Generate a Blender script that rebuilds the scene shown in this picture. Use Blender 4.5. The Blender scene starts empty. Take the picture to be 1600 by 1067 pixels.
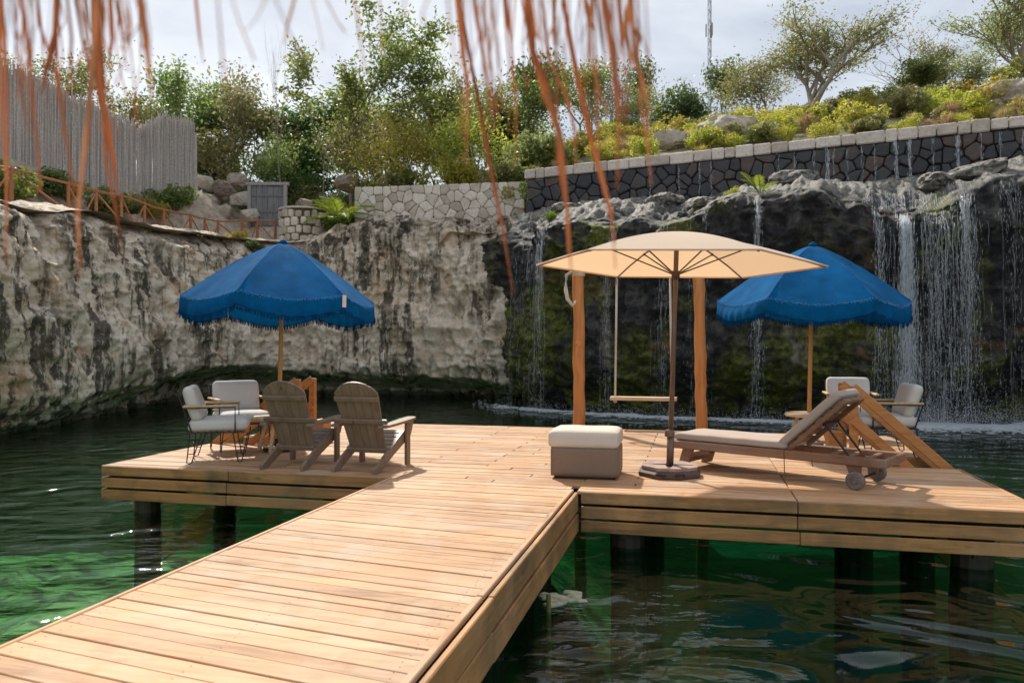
import bpy, bmesh, math, random
import numpy as np
from mathutils import Vector, Matrix
R = math.radians
random.seed(7)
rng = np.random.default_rng(7)
S = bpy.context.scene
COL = S.collection
HC = 1.3            # eye height above the deck (deck top = z 0)
F = 1190.0          # focal length in photo pixels (1600 wide)
HV = 540.0          # horizon row

# ------------------------------------------------------------------ camera
cam_d = bpy.data.cameras.new('camera')
cam = bpy.data.objects.new('camera', cam_d)
COL.objects.link(cam)
cam.location = (0, 0, HC)
cam.rotation_euler = (R(90), 0, 0)
cam_d.sensor_width = 36.0
cam_d.lens = F / 1600 * 36.0
cam_d.shift_y = (HV - 533.5) / 1600
cam_d.clip_start = 0.05
cam_d.clip_end = 3000
cam_d.dof.use_dof = True
cam_d.dof.focus_distance = 7.5
cam_d.dof.aperture_fstop = 3.2
S.camera = cam

# ------------------------------------------------------------------ world, sun, exposure
SUN_ELEV = R(45)
SUN_H = Vector((-0.35, 0.94)).normalized()       # horizontal direction towards the sun
world = bpy.data.worlds.new('World')
S.world = world
world.use_nodes = True
wn = world.node_tree
for n in list(wn.nodes):
    wn.nodes.remove(n)
wo = wn.nodes.new('ShaderNodeOutputWorld')
bg = wn.nodes.new('ShaderNodeBackground')
sky = wn.nodes.new('ShaderNodeTexSky')
sky.sky_type = 'NISHITA'
sky.sun_disc = False
sky.sun_elevation = SUN_ELEV
sky.sun_rotation = math.atan2(SUN_H.x, SUN_H.y)
sky.air_density = 1.0
sky.dust_density = 1.5
bg.inputs['Strength'].default_value = 0.1
tc = wn.nodes.new('ShaderNodeTexCoord')
mp = wn.nodes.new('ShaderNodeMapping')
mp.inputs['Scale'].default_value = (1.0, 1.0, 2.2)
mp.inputs['Location'].default_value = (0.35, 0.1, 0.2)
cn = wn.nodes.new('ShaderNodeTexNoise')
cn.inputs['Scale'].default_value = 2.3
cn.inputs['Detail'].default_value = 7
cn.inputs['Roughness'].default_value = 0.55
cn.inputs['Distortion'].default_value = 0.35
cr = wn.nodes.new('ShaderNodeValToRGB')
cr.color_ramp.elements[0].position = 0.38
cr.color_ramp.elements[0].color = (1.58, 1.80, 2.12, 1)
cr.color_ramp.elements[1].position = 0.72
cr.color_ramp.elements[1].color = (3.7, 3.75, 3.85, 1)
cmix = wn.nodes.new('ShaderNodeMix')
cmix.data_type = 'RGBA'
cmix.inputs['Factor'].default_value = 0.95
wn.links.new(tc.outputs['Generated'], mp.inputs['Vector'])
wn.links.new(mp.outputs['Vector'], cn.inputs['Vector'])
wn.links.new(cn.outputs['Fac'], cr.inputs['Fac'])
wn.links.new(sky.outputs['Color'], cmix.inputs[6])
wn.links.new(cr.outputs['Color'], cmix.inputs[7])
wn.links.new(cmix.outputs[2], bg.inputs['Color'])
wn.links.new(bg.outputs['Background'], wo.inputs['Surface'])

sun_d = bpy.data.lights.new('sun', 'SUN')
sun_d.energy = 1.9
sun_d.angle = R(1.6)
sun_d.color = (1.0, 0.93, 0.82)
sun = bpy.data.objects.new('sun', sun_d)
COL.objects.link(sun)
_d = Vector((-SUN_H.x * math.cos(SUN_ELEV), -SUN_H.y * math.cos(SUN_ELEV), -math.sin(SUN_ELEV)))
sun.rotation_euler = _d.to_track_quat('-Z', 'Y').to_euler()
sun.location = (-8, 20, 30)

S.view_settings.view_transform = 'Standard'
S.view_settings.look = 'None'
S.view_settings.exposure = 1.6
S.view_settings.gamma = 1.0
S.view_settings.use_curve_mapping = False
S.cycles.max_bounces = 8
S.cycles.diffuse_bounces = 3
S.cycles.transparent_max_bounces = 16
S.cycles.caustics_reflective = False
S.cycles.caustics_refractive = False
S.cycles.sample_clamp_indirect = 6.0

# ------------------------------------------------------------------ frames
PA = math.atan2(-0.2345, 0.972)          # the platform's own axes
E1 = Vector((math.cos(PA), math.sin(PA)))
E2 = Vector((-E1.y, E1.x))
WATER = -0.52

def P(s, t, z=0.0):
    return Vector((E1.x * s + E2.x * t, E1.y * s + E2.y * t, z))

def at(u, v, Y):
    return Vector(((u - 800) / F * Y, Y, HC + (HV - v) / F * Y))

# ------------------------------------------------------------------ mesh helpers
class MB:
    def __init__(self):
        self.v = []; self.f = []
    def add(self, vs, fs):
        b = len(self.v)
        self.v.extend(tuple(p) for p in vs)
        self.f.extend(tuple(i + b for i in q) for q in fs)
        return self
    def box(self, c, d, rot=None, bev=0.0):
        c = Vector(c); h = [x / 2 for x in d]
        vs, fs = cbox(h, bev)
        for i, p in enumerate(vs):
            q = Vector(p)
            if rot is not None:
                q = rot @ q
            vs[i] = q + c
        return self.add(vs, fs)
    def beam(self, p0, p1, w, h, up=(0, 0, 1), bev=0.0, ext=0.0):
        p0 = Vector(p0); p1 = Vector(p1)
        x = (p1 - p0); L = x.length; x.normalize()
        up = Vector(up)
        y = up.cross(x)
        if y.length < 1e-5:
            y = Vector((0, 1, 0)).cross(x)
        y.normalize(); z = x.cross(y)
        rot = Matrix((x, y, z)).transposed()
        return self.box((p0 + p1) / 2, (L + 2 * ext, w, h), rot, bev)
    def tube(self, pts, rad, n=8, cap=True):
        pts = [Vector(p) for p in pts]
        if not hasattr(rad, '__len__'):
            rad = [rad] * len(pts)
        vs = []; fs = []
        ref = None
        for i, p in enumerate(pts):
            d = (pts[min(i + 1, len(pts) - 1)] - pts[max(i - 1, 0)])
            d.normalize()
            if ref is None:
                ref = Vector((0, 0, 1)) if abs(d.z) < .9 else Vector((1, 0, 0))
            a = d.cross(ref); a.normalize(); b = d.cross(a); ref = -b.cross(d) if False else ref
            b.normalize()
            for k in range(n):
                t = 2 * math.pi * k / n
                vs.append(p + (a * math.cos(t) + b * math.sin(t)) * rad[i])
        m = len(pts)
        for i in range(m - 1):
            for k in range(n):
                k2 = (k + 1) % n
                fs.append((i * n + k, i * n + k2, (i + 1) * n + k2, (i + 1) * n + k))
        if cap:
            fs.append(tuple(range(n - 1, -1, -1)))
            fs.append(tuple((m - 1) * n + k for k in range(n)))
        return self.add(vs, fs)
    def lathe(self, prof, n=24, c=(0, 0, 0), phase=0.0):
        vs = []; fs = []
        for r, z in prof:
            for k in range(n):
                t = 2 * math.pi * k / n + phase
                vs.append((c[0] + r * math.cos(t), c[1] + r * math.sin(t), c[2] + z))
        m = len(prof)
        for i in range(m - 1):
            for k in range(n):
                k2 = (k + 1) % n
                fs.append((i * n + k, i * n + k2, (i + 1) * n + k2, (i + 1) * n + k))
        fs.append(tuple(range(n - 1, -1, -1)))
        fs.append(tuple((m - 1) * n + k for k in range(n)))
        return self.add(vs, fs)
    def extrude(self, poly, th, M):
        """2-D outline -> slab of thickness th along local z, placed by M"""
        n = len(poly)
        vs = [M @ Vector((x, y, -th / 2)) for x, y in poly] + [M @ Vector((x, y, th / 2)) for x, y in poly]
        fs = [tuple(range(n - 1, -1, -1)), tuple(range(n, 2 * n))]
        for i in range(n):
            j = (i + 1) % n
            fs.append((i, j, n + j, n + i))
        return self.add(vs, fs)
    def mesh(self, name, mat, smooth=False):
        me = bpy.data.meshes.new(name)
        me.from_pydata([tuple(p) for p in self.v], [], self.f)
        if mat is not None:
            me.materials.append(mat)
        if smooth:
            me.polygons.foreach_set('use_smooth', [True] * len(me.polygons))
        me.update()
        return me
    def build(self, name, mat, parent=None, smooth=False, loc=None, rotz=None):
        return link(name, self.mesh(name, mat, smooth), parent, loc, rotz)

def link(name, me, parent=None, loc=None, rotz=None):
    o = bpy.data.objects.new(name, me)
    COL.objects.link(o)
    if parent is not None:
        o.parent = parent
    if loc is not None:
        o.location = loc
    if rotz is not None:
        o.rotation_euler = (0, 0, rotz)
    return o

def cbox(h, b):
    vs = []; fs = []
    if b <= 0:
        for i in (-1, 1):
            for j in (-1, 1):
                for k in (-1, 1):
                    vs.append(Vector((i * h[0], j * h[1], k * h[2])))
        fs = [(0, 1, 3, 2), (4, 6, 7, 5), (0, 4, 5, 1), (2, 3, 7, 6), (0, 2, 6, 4), (1, 5, 7, 3)]
        return vs, fs
    b = min(b, min(h) * .9)
    idx = {}
    for i in (-1, 1):
        for j in (-1, 1):
            for k in (-1, 1):
                s = (i, j, k)
                for a in range(3):
                    idx[(s, a)] = len(vs)
                    vs.append(Vector([s[q] * (h[q] if q == a else h[q] - b) for q in range(3)]))
    def face(ids):
        c = sum((vs[i] for i in ids), Vector()) / len(ids)
        n = (vs[ids[1]] - vs[ids[0]]).cross(vs[ids[2]] - vs[ids[1]])
        fs.append(tuple(ids) if n.dot(c) > 0 else tuple(reversed(ids)))
    sg = (-1, 1)
    for a in range(3):
        p, q = [x for x in range(3) if x != a]
        for sa in sg:
            ids = []
            for (sp, sq) in ((-1, -1), (1, -1), (1, 1), (-1, 1)):
                s = [0, 0, 0]; s[a] = sa; s[p] = sp; s[q] = sq
                ids.append(idx[(tuple(s), a)])
            face(ids)
        for sp in sg:
            for sq in sg:
                s0 = [0, 0, 0]; s0[p] = sp; s0[q] = sq; s1 = list(s0)
                s0[a] = -1; s1[a] = 1
                face([idx[(tuple(s0), p)], idx[(tuple(s1), p)], idx[(tuple(s1), q)], idx[(tuple(s0), q)]])
    for i in sg:
        for j in sg:
            for k in sg:
                face([idx[((i, j, k), a)] for a in range(3)])
    return vs, fs

def rounded(mb, c, half, r, n=9, bulge=0.0, rot=None, wob=0.0, seed=0):
    """a cushion: rounded box with swollen faces"""
    bm = bmesh.new()
    bmesh.ops.create_cube(bm, size=2)
    bmesh.ops.subdivide_edges(bm, edges=bm.edges[:], cuts=n, use_grid_fill=True)
    rr = random.Random(seed)
    ph = [rr.uniform(0, 6) for _ in range(4)]
    vs = []
    for v in bm.verts:
        p = Vector((math.copysign(abs(v.co.x) ** .8, v.co.x) * half[0], math.copysign(abs(v.co.y) ** .8, v.co.y) * half[1], v.co.z * half[2]))
        q = Vector([max(-half[i] + r, min(half[i] - r, p[i])) for i in range(3)])
        d = p - q
        if d.length > 1e-9:
            d = d.normalized() * r
        w = q + d
        kx = 1 - (w.x / half[0]) ** 2; ky = 1 - (w.y / half[1]) ** 2
        w.z += bulge * max(0, kx) * max(0, ky) * (1 if w.z > 0 else -.3)
        if wob:
            w.z += wob * math.sin(w.x * 17 + ph[0]) * math.sin(w.y * 13 + ph[1])
            w.x += wob * .6 * math.sin(w.y * 19 + ph[2]) * ((w.x / half[0]) ** 3)
        if rot is not None:
            w = rot @ w
        vs.append(w + Vector(c))
    bm.verts.index_update()
    fs = [tuple(v.index for v in f.verts) for f in bm.faces]
    bm.free()
    mb.add(vs, fs)

def tag(o, label=None, cat=None, group=None, kind=None):
    if label: o['label'] = label
    if cat: o['category'] = cat
    if group: o['group'] = group
    if kind: o['kind'] = kind
    return o

def thing(name, label, cat, loc=(0, 0, 0), rotz=0.0, group=None):
    o = bpy.data.objects.new(name, None)
    o.empty_display_size = .2
    COL.objects.link(o)
    o.location = loc
    o.rotation_euler = (0, 0, rotz)
    return tag(o, label, cat, group)

KIDS = {}
def copy_tree(o, parent=None):
    c = o.copy()
    COL.objects.link(c)
    if parent is not None:
        c.parent = parent
    for ch in [x for x in COL.objects if x.parent == o]:
        copy_tree(ch, c)
    return c

# ------------------------------------------------------------------ noise
def _hash(ix, iy, iz, seed):
    h = (ix * 374761393 + iy * 668265263 + iz * 2147483647 + seed * 1274126177) & 0xFFFFFFFF
    h = ((h ^ (h >> 13)) * 1274126177) & 0xFFFFFFFF
    h = ((h ^ (h >> 16)) * 2246822519) & 0xFFFFFFFF
    h = h ^ (h >> 15)
    return (h & 0xFFFF) / 32767.5 - 1.0

def vnoise(p, seed=0):
    p = np.asarray(p, float)
    i = np.floor(p).astype(np.int64)
    f = p - i
    f = f * f * f * (f * (f * 6 - 15) + 10)
    out = 0
    for dx in (0, 1):
        wx = f[:, 0] if dx else 1 - f[:, 0]
        for dy in (0, 1):
            wy = f[:, 1] if dy else 1 - f[:, 1]
            for dz in (0, 1):
                wz = f[:, 2] if dz else 1 - f[:, 2]
                out = out + wx * wy * wz * _hash(i[:, 0] + dx, i[:, 1] + dy, i[:, 2] + dz, seed)
    return out

def fbm(p, octs=4, seed=0, gain=.5, ridged=False):
    p = np.asarray(p, float); a = 1.0; o = 0; tot = 0
    for k in range(octs):
        n = vnoise(p * (2.03 ** k) + k * 17.3, seed + k)
        if ridged:
            n = 1 - 2 * np.abs(n)
        o = o + a * n; tot += a; a *= gain
    return o / tot

def sstep(a, b, x):
    t = np.clip((x - a) / (b - a), 0, 1)
    return t * t * (3 - 2 * t)

# ------------------------------------------------------------------ materials
def newmat(name):
    m = bpy.data.materials.new(name)
    m.use_nodes = True
    nt = m.node_tree
    return m, nt, nt.nodes['Principled BSDF'], nt.nodes['Material Output']

def nd(nt, kind, **kw):
    n = nt.nodes.new(kind)
    for k, v in kw.items():
        if hasattr(n, k) and k not in n.inputs:
            setattr(n, k, v)
        else:
            n.inputs[k.replace('_', ' ')].default_value = v
    return n

def ramp(nt, fac, stops, interp='LINEAR'):
    r = nt.nodes.new('ShaderNodeValToRGB')
    r.color_ramp.interpolation = interp
    el = r.color_ramp.elements
    while len(el) > len(stops):
        el.remove(el[-1])
    while len(el) < len(stops):
        el.new(1.0)
    for e, (p, c) in zip(el, stops):
        e.position = p
        e.color = (c, c, c, 1) if not hasattr(c, '__len__') else (*c, 1)
    nt.links.new(fac, r.inputs['Fac'])
    return r.outputs['Color']

def mixc(nt, fac, a, b, mode='MIX'):
    m = nt.nodes.new('ShaderNodeMix')
    m.data_type = 'RGBA'; m.blend_type = mode
    for sock, val in ((m.inputs[0], fac), (m.inputs[6], a), (m.inputs[7], b)):
        if hasattr(val, 'is_linked') or hasattr(val, 'links'):
            nt.links.new(val, sock)
        elif hasattr(val, '__len__'):
            sock.default_value = (*val, 1)
        else:
            sock.default_value = val if sock.type == 'VALUE' else (val, val, val, 1)
    return m.outputs[2]

def math_n(nt, op, a, b=None, c=None):
    m = nt.nodes.new('ShaderNodeMath'); m.operation = op
    for i, val in enumerate((a, b, c)):
        if val is None: continue
        if hasattr(val, 'links'):
            nt.links.new(val, m.inputs[i])
        else:
            m.inputs[i].default_value = val
    return m.outputs[0]

def noise(nt, vec, scale, detail=4, rough=.55, dist=0.0, mscale=None, loc=None):
    if mscale is not None or loc is not None:
        mp = nt.nodes.new('ShaderNodeMapping')
        if mscale is not None: mp.inputs['Scale'].default_value = mscale
        if loc is not None: mp.inputs['Location'].default_value = loc
        nt.links.new(vec, mp.inputs['Vector']); vec = mp.outputs['Vector']
    n = nt.nodes.new('ShaderNodeTexNoise')
    n.inputs['Scale'].default_value = scale
    n.inputs['Detail'].default_value = detail
    n.inputs['Roughness'].default_value = rough
    n.inputs['Distortion'].default_value = dist
    nt.links.new(vec, n.inputs['Vector'])
    return n.outputs['Fac']

def objvec(nt, rnd=True):
    tcn = nt.nodes.new('ShaderNodeTexCoord')
    if not rnd:
        return tcn.outputs['Object']
    oi = nt.nodes.new('ShaderNodeObjectInfo')
    va = nt.nodes.new('ShaderNodeVectorMath'); va.operation = 'MULTIPLY_ADD'
    va.inputs[1].default_value = (37.0, 53.0, 71.0)
    nt.links.new(oi.outputs['Random'], va.inputs[0])
    nt.links.new(tcn.outputs['Object'], va.inputs[2])
    return va.outputs[0]

def posvec(nt):
    return nt.nodes.new('ShaderNodeNewGeometry').outputs['Position']

def bump(nt, bsdf, h, strength=.4, dist=.02):
    b = nt.nodes.new('ShaderNodeBump')
    b.inputs['Strength'].default_value = strength
    b.inputs['Distance'].default_value = dist
    nt.links.new(h, b.inputs['Height'])
    nt.links.new(b.outputs['Normal'], bsdf.inputs['Normal'])
    return b

def wood(name, light, mid, dark, rough=.55, axis=0, stain=None, stain_amt=.5, spread=.22, gscale=9.0, bstr=.35, spec=.4, wear=False):
    m, nt, b, out = newmat(name)
    v = objvec(nt)
    ms = [gscale] * 3; ms[axis] = .7
    g = noise(nt, v, 2.2, 6, .62, .6, mscale=tuple(ms))
    g2 = noise(nt, v, 1.4, 3, .5, .3, mscale=tuple([1.6 if i == axis else 3.0 for i in range(3)]))
    c = ramp(nt, g, [(.28, dark), (.48, mid), (.72, light)])
    c = mixc(nt, ramp(nt, g2, [(.42, 0), (.7, .55)]), c, mid)
    # knots
    kn = nt.nodes.new('ShaderNodeTexVoronoi')
    mpk = nt.nodes.new('ShaderNodeMapping'); mpk.inputs['Scale'].default_value = tuple([1.1 if i == axis else 4.0 for i in range(3)])
    nt.links.new(v, mpk.inputs['Vector']); nt.links.new(mpk.outputs['Vector'], kn.inputs['Vector'])
    kn.inputs['Scale'].default_value = 1.3
    c = mixc(nt, ramp(nt, kn.outputs['Distance'], [(.03, .85), (.09, 0)]), c, tuple(x * .35 for x in dark))
    if stain is not None:
        sn = noise(nt, posvec(nt), 1.7, 5, .6, .4)
        c = mixc(nt, ramp(nt, sn, [(.45, 0), (.72, stain_amt)]), c, stain)
    if wear:
        w1 = noise(nt, v, 1.0, 6, .7, .5, mscale=(1.1, 9, 9))
        c = mixc(nt, ramp(nt, w1, [(.53, 0), (.68, .5)]), c, tuple(x * .55 for x in dark))
        w2 = noise(nt, posvec(nt), 2.6, 6, .7, .6)
        c = mixc(nt, ramp(nt, w2, [(.55, 0), (.66, .38)]), c, (.24, .13, .07))
        w3 = noise(nt, posvec(nt), .9, 5, .65, .4)
        c = mixc(nt, ramp(nt, w3, [(.48, 0), (.66, .5)]), c, (.55, .32, .16))
    oi = nt.nodes.new('ShaderNodeObjectInfo')
    hs = nt.nodes.new('ShaderNodeHueSaturation')
    nt.links.new(c, hs.inputs['Color'])
    nt.links.new(math_n(nt, 'MULTIPLY_ADD', oi.outputs['Random'], spread, 1 - spread / 2), hs.inputs['Value'])
    nt.links.new(hs.outputs['Color'], b.inputs['Base Color'])
    b.inputs['Roughness'].default_value = rough
    b.inputs['Specular IOR Level'].default_value = spec
    bump(nt, b, g, bstr, .006)
    return m

def fabric(name, col, var=.12, rough=.9, weave=260.0, transl=0.0, bstr=.3, fuzz=0.0, tcol=None):
    m, nt, b, out = newmat(name)
    v = objvec(nt, False)
    n1 = noise(nt, v, 3.0, 4, .6)
    w = nt.nodes.new('ShaderNodeTexNoise'); w.inputs['Scale'].default_value = weave; w.inputs['Detail'].default_value = 2
    nt.links.new(v, w.inputs['Vector'])
    c = mixc(nt, ramp(nt, n1, [(.3, 0), (.7, 1)]), tuple(x * (1 - var) for x in col), tuple(min(1, x * (1 + var)) for x in col))
    c = mixc(nt, ramp(nt, w.outputs['Fac'], [(.35, .35 + fuzz * .5), (.6, 0)]), c, tuple(x * .6 for x in col))
    nt.links.new(c, b.inputs['Base Color'])
    b.inputs['Roughness'].default_value = rough
    b.inputs['Specular IOR Level'].default_value = .06
    b.inputs['Sheen Weight'].default_value = fuzz
    bump(nt, b, w.outputs['Fac'], bstr, .004)
    if transl > 0:
        t = nt.nodes.new('ShaderNodeBsdfTranslucent')
        t.inputs['Color'].default_value = (*(tcol or col), 1)
        mx = nt.nodes.new('ShaderNodeMixShader'); mx.inputs[0].default_value = transl
        nt.links.new(b.outputs[0], mx.inputs[1]); nt.links.new(t.outputs[0], mx.inputs[2])
        nt.links.new(mx.outputs[0], out.inputs['Surface'])
    return m

def plain(name, col, rough=.5, metal=0.0, var=.15, spec=.4, island=0.0):
    m, nt, b, out = newmat(name)
    v = objvec(nt)
    n1 = noise(nt, v, 14.0, 5, .6)
    c = mixc(nt, ramp(nt, n1, [(.3, 0), (.7, 1)]), tuple(x * (1 - var) for x in col), tuple(min(1, x * (1 + var)) for x in col))
    if island:
        geo = nt.nodes.new('ShaderNodeNewGeometry')
        c = mixc(nt, math_n(nt, 'MULTIPLY', geo.outputs['Random Per Island'], island), c, tuple(x * .5 for x in col))
    nt.links.new(c, b.inputs['Base Color'])
    b.inputs['Roughness'].default_value = rough
    b.inputs['Metallic'].default_value = metal
    b.inputs['Specular IOR Level'].default_value = spec
    bump(nt, b, n1, .2, .003)
    return m

def leafmat(name, stops, transl=.45, rough=.5, hue=.03):
    m, nt, b, out = newmat(name)
    geo = nt.nodes.new('ShaderNodeNewGeometry')
    oi = nt.nodes.new('ShaderNodeObjectInfo')
    v = objvec(nt)
    n1 = noise(nt, v, .9, 3, .5)
    f = math_n(nt, 'ADD', math_n(nt, 'MULTIPLY', geo.outputs['Random Per Island'], .55), math_n(nt, 'MULTIPLY', n1, .75))
    f = math_n(nt, 'ADD', f, -.17)
    c = ramp(nt, f, stops)
    hs = nt.nodes.new('ShaderNodeHueSaturation')
    nt.links.new(c, hs.inputs['Color'])
    nt.links.new(math_n(nt, 'MULTIPLY_ADD', oi.outputs['Random'], hue * 2, .5 - hue), hs.inputs['Hue'])
    nt.links.new(math_n(nt, 'MULTIPLY_ADD', oi.outputs['Random'], .35, 1.0), hs.inputs['Value'])
    nt.links.new(hs.outputs['Color'], b.inputs['Base Color'])
    b.inputs['Roughness'].default_value = rough
    t = nt.nodes.new('ShaderNodeBsdfTranslucent')
    hs2 = nt.nodes.new('ShaderNodeHueSaturation'); hs2.inputs['Value'].default_value = 1.5; hs2.inputs['Saturation'].default_value = 1.05
    hs2.inputs['Hue'].default_value = .485
    nt.links.new(hs.outputs['Color'], hs2.inputs['Color'])
    nt.links.new(hs2.outputs['Color'], t.inputs['Color'])
    mx = nt.nodes.new('ShaderNodeMixShader'); mx.inputs[0].default_value = transl
    nt.links.new(b.outputs[0], mx.inputs[1]); nt.links.new(t.outputs[0], mx.inputs[2])
    nt.links.new(mx.outputs[0], out.inputs['Surface'])
    return m

M = {}
M['deck'] = wood('deck_wood', (.57, .355, .205), (.47, .275, .15), (.28, .15, .08), rough=.62, stain=(.52, .41, .315), stain_amt=.7, spread=.34, spec=.2, wear=True)
M['fascia'] = wood('fascia_wood', (.54, .28, .105), (.41, .20, .07), (.19, .095, .038), rough=.65, stain=(.14, .095, .05), stain_amt=.9, spread=.3, wear=True)
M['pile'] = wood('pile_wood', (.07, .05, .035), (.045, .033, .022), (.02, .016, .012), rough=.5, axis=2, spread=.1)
M['post'] = wood('log_wood', (.62, .28, .09), (.52, .21, .06), (.34, .13, .04), rough=.5, axis=2, spread=.08, gscale=7)
M['stair'] = wood('stair_wood', (.55, .27, .09), (.46, .20, .06), (.30, .12, .04), rough=.5, spread=.14)
M['teak'] = wood('teak_wood', (.62, .45, .26), (.52, .35, .18), (.36, .22, .10), rough=.5, spread=.1)
M['table'] = wood('table_wood', (.66, .50, .34), (.58, .42, .27), (.44, .29, .17), rough=.45, spread=.08)
M['lounger'] = wood('lounger_wood', (.32, .18, .105), (.24, .125, .075), (.12, .065, .045), rough=.55, spread=.18, stain=(.34, .27, .22), stain_amt=.5)
M['adirondack'] = wood('chair_wood', (.27, .195, .14), (.22, .155, .11), (.15, .105, .075), rough=.5, spread=.16, gscale=6, axis=2)
M['rail'] = wood('rail_wood', (.40, .17, .08), (.33, .13, .06), (.2, .08, .04), rough=.6, spread=.2)
M['stick'] = plain('stick_grey', (.54, .495, .46), .85, var=.3, island=.55)
M['blue'] = fabric('blue_canvas', (.002, .10, .27), .35, weave=75, transl=.18, bstr=.9, fuzz=0, tcol=(.004, .11, .30))
M['fringe'] = fabric('blue_fringe', (.003, .06, .18), .3, weave=90, transl=.15, bstr=.4)
M['fray'] = fabric('pale_fray', (.13, .32, .58), .3, weave=90, transl=.2)
M['sand'] = fabric('sand_canvas', (.78, .68, .56), .03, weave=420, transl=.42, bstr=.1, tcol=(.82, .55, .33))
M['cushion'] = fabric('cushion_cream', (.66, .63, .59), .06, weave=300, bstr=.25)
M['pad'] = fabric('pad_taupe', (.46, .39, .34), .07, weave=300, bstr=.25)
M['cream'] = fabric('ottoman_cushion', (.66, .60, .53), .05, weave=300, bstr=.2)
M['metal'] = plain('dark_metal', (.045, .035, .03), .45, .6)
M['bronze'] = plain('bronze_pole', (.16, .10, .075), .4, .3)
M['ribmetal'] = plain('rib_metal', (.11, .065, .045), .45, .2)
M['slab'] = plain('base_concrete', (.32, .23, .20), .75, var=.25)
M['slabedge'] = plain('base_plastic', (.09, .055, .045), .5)
M['rope'] = fabric('rope', (.55, .49, .40), .2, weave=60)
M['strap'] = plain('strap', (.10, .06, .04), .8)
M['white'] = plain('white_label', (.75, .62, .6), .7)
M['rubber'] = plain('wheel_grey', (.17, .14, .13), .7, var=.3)
# ================================================================== SETTING
def smooth_poly(ctrl, step):
    """dense samples along the control rows (x, y, rim, undercut depth, lip height)"""
    c = np.array(ctrl, float)
    seg = np.linalg.norm(np.diff(c[:, :2], axis=0), axis=1)
    s = np.concatenate([[0], np.cumsum(seg)])
    n = int(s[-1] / step) + 1
    q = np.linspace(0, s[-1], n)
    d = np.stack([np.interp(q, s, c[:, k]) for k in range(c.shape[1])], 1)
    w = int(1.6 / step) | 1
    k = np.hanning(w + 2)[1:-1]; k /= k.sum()
    pad = w // 2
    out = d.copy()
    for j in range(d.shape[1]):
        e = np.concatenate([2 * d[0, j] - d[pad:0:-1, j], d[:, j], 2 * d[-1, j] - d[-2:-pad - 2:-1, j]])
        out[:, j] = np.convolve(e, k, 'valid')
    tg = np.gradient(out[:, :2], axis=0)
    tg /= np.linalg.norm(tg, axis=1)[:, None]
    nrm = np.stack([tg[:, 1], -tg[:, 0]], 1)          # towards the pool
    return out, nrm

def uvY(u, Y):
    return ((u - 800) / F * Y, Y)

# pale limestone wall, along the left and the back of the pool
LIME = [(-10.6, 1.0, 3.6, .3, -.3), (-10.4, 8.0, 3.9, .3, -.3), (-10.5, 13.0, 4.05, .35, -.3), (-10.6, 15.8, 4.2, .4, -.25), (-10.6, 18.5, 4.4, .5, -.15),
        (-10.3, 20.6, 4.6, .8, .0), (-10.2, 23.2, 4.72, 1.3, .35), (-9.7, 25.8, 4.75, 1.7, .4), (-8.2, 27.2, 5.0, 1.8, .22), (-6.4, 27.4, 5.6, 1.7, .05),
        (-4.6, 27.0, 5.85, 2.2, .0), (-2.6, 26.4, 5.8, 2.2, .0), (-.9, 25.6, 5.5, 1.8, -.1), (.1, 24.6, 5.15, 1.0, -.2), (.5, 24.9, 5.1, .8, -.2), (.6, 26.5, 5.0, .5, -.2)]
# dark wet wall with the falls
DARK = [(-.3, 25.6, 4.9, .6, .0), (.15, 24.2, 4.95, .6, .0), (.75, 23.0, 4.75, .7, .0), (1.9, 21.9, 4.75, .8, .0), (3.4, 20.7, 4.75, .9, .0), (4.6, 20.1, 4.9, 1.0, .05),
        (5.9, 19.6, 5.05, 1.0, .1), (6.9, 19.35, 5.35, 1.0, .1), (7.7, 19.1, 5.15, 1.0, .1), (8.6, 18.9, 4.75, 1.0, .1), (9.4, 18.7, 4.35, 1.0, .1), (10.1, 18.55, 4.6, 1.0, .15),
        (10.9, 18.4, 4.95, 1.1, .15), (11.9, 18.3, 5.25, 1.1, .2), (12.9, 18.2, 5.4, 1.1, .2), (15, 17.6, 5.5, 1.0, .1), (17, 15, 5.4, .8, 0), (17.5, 10, 5.0, .6, 0), (17.5, 1, 4.5, .5, 0)]
WA = np.array([.55, 26.2]); WB = np.array([13.4, 20.0])       # black wall line
Wd = (WB - WA) / np.linalg.norm(WB - WA); Wn = np.array([-Wd[1], Wd[0]])
WZ0, WZ1 = 5.6, 7.02
CW0 = np.array([-5.85, 28.3]); CW1 = np.array([.45, 27.3])    # pale stone wall line
CD = (CW1 - CW0) / np.linalg.norm(CW1 - CW0); CN = np.array([-CD[1], CD[0]])

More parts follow.
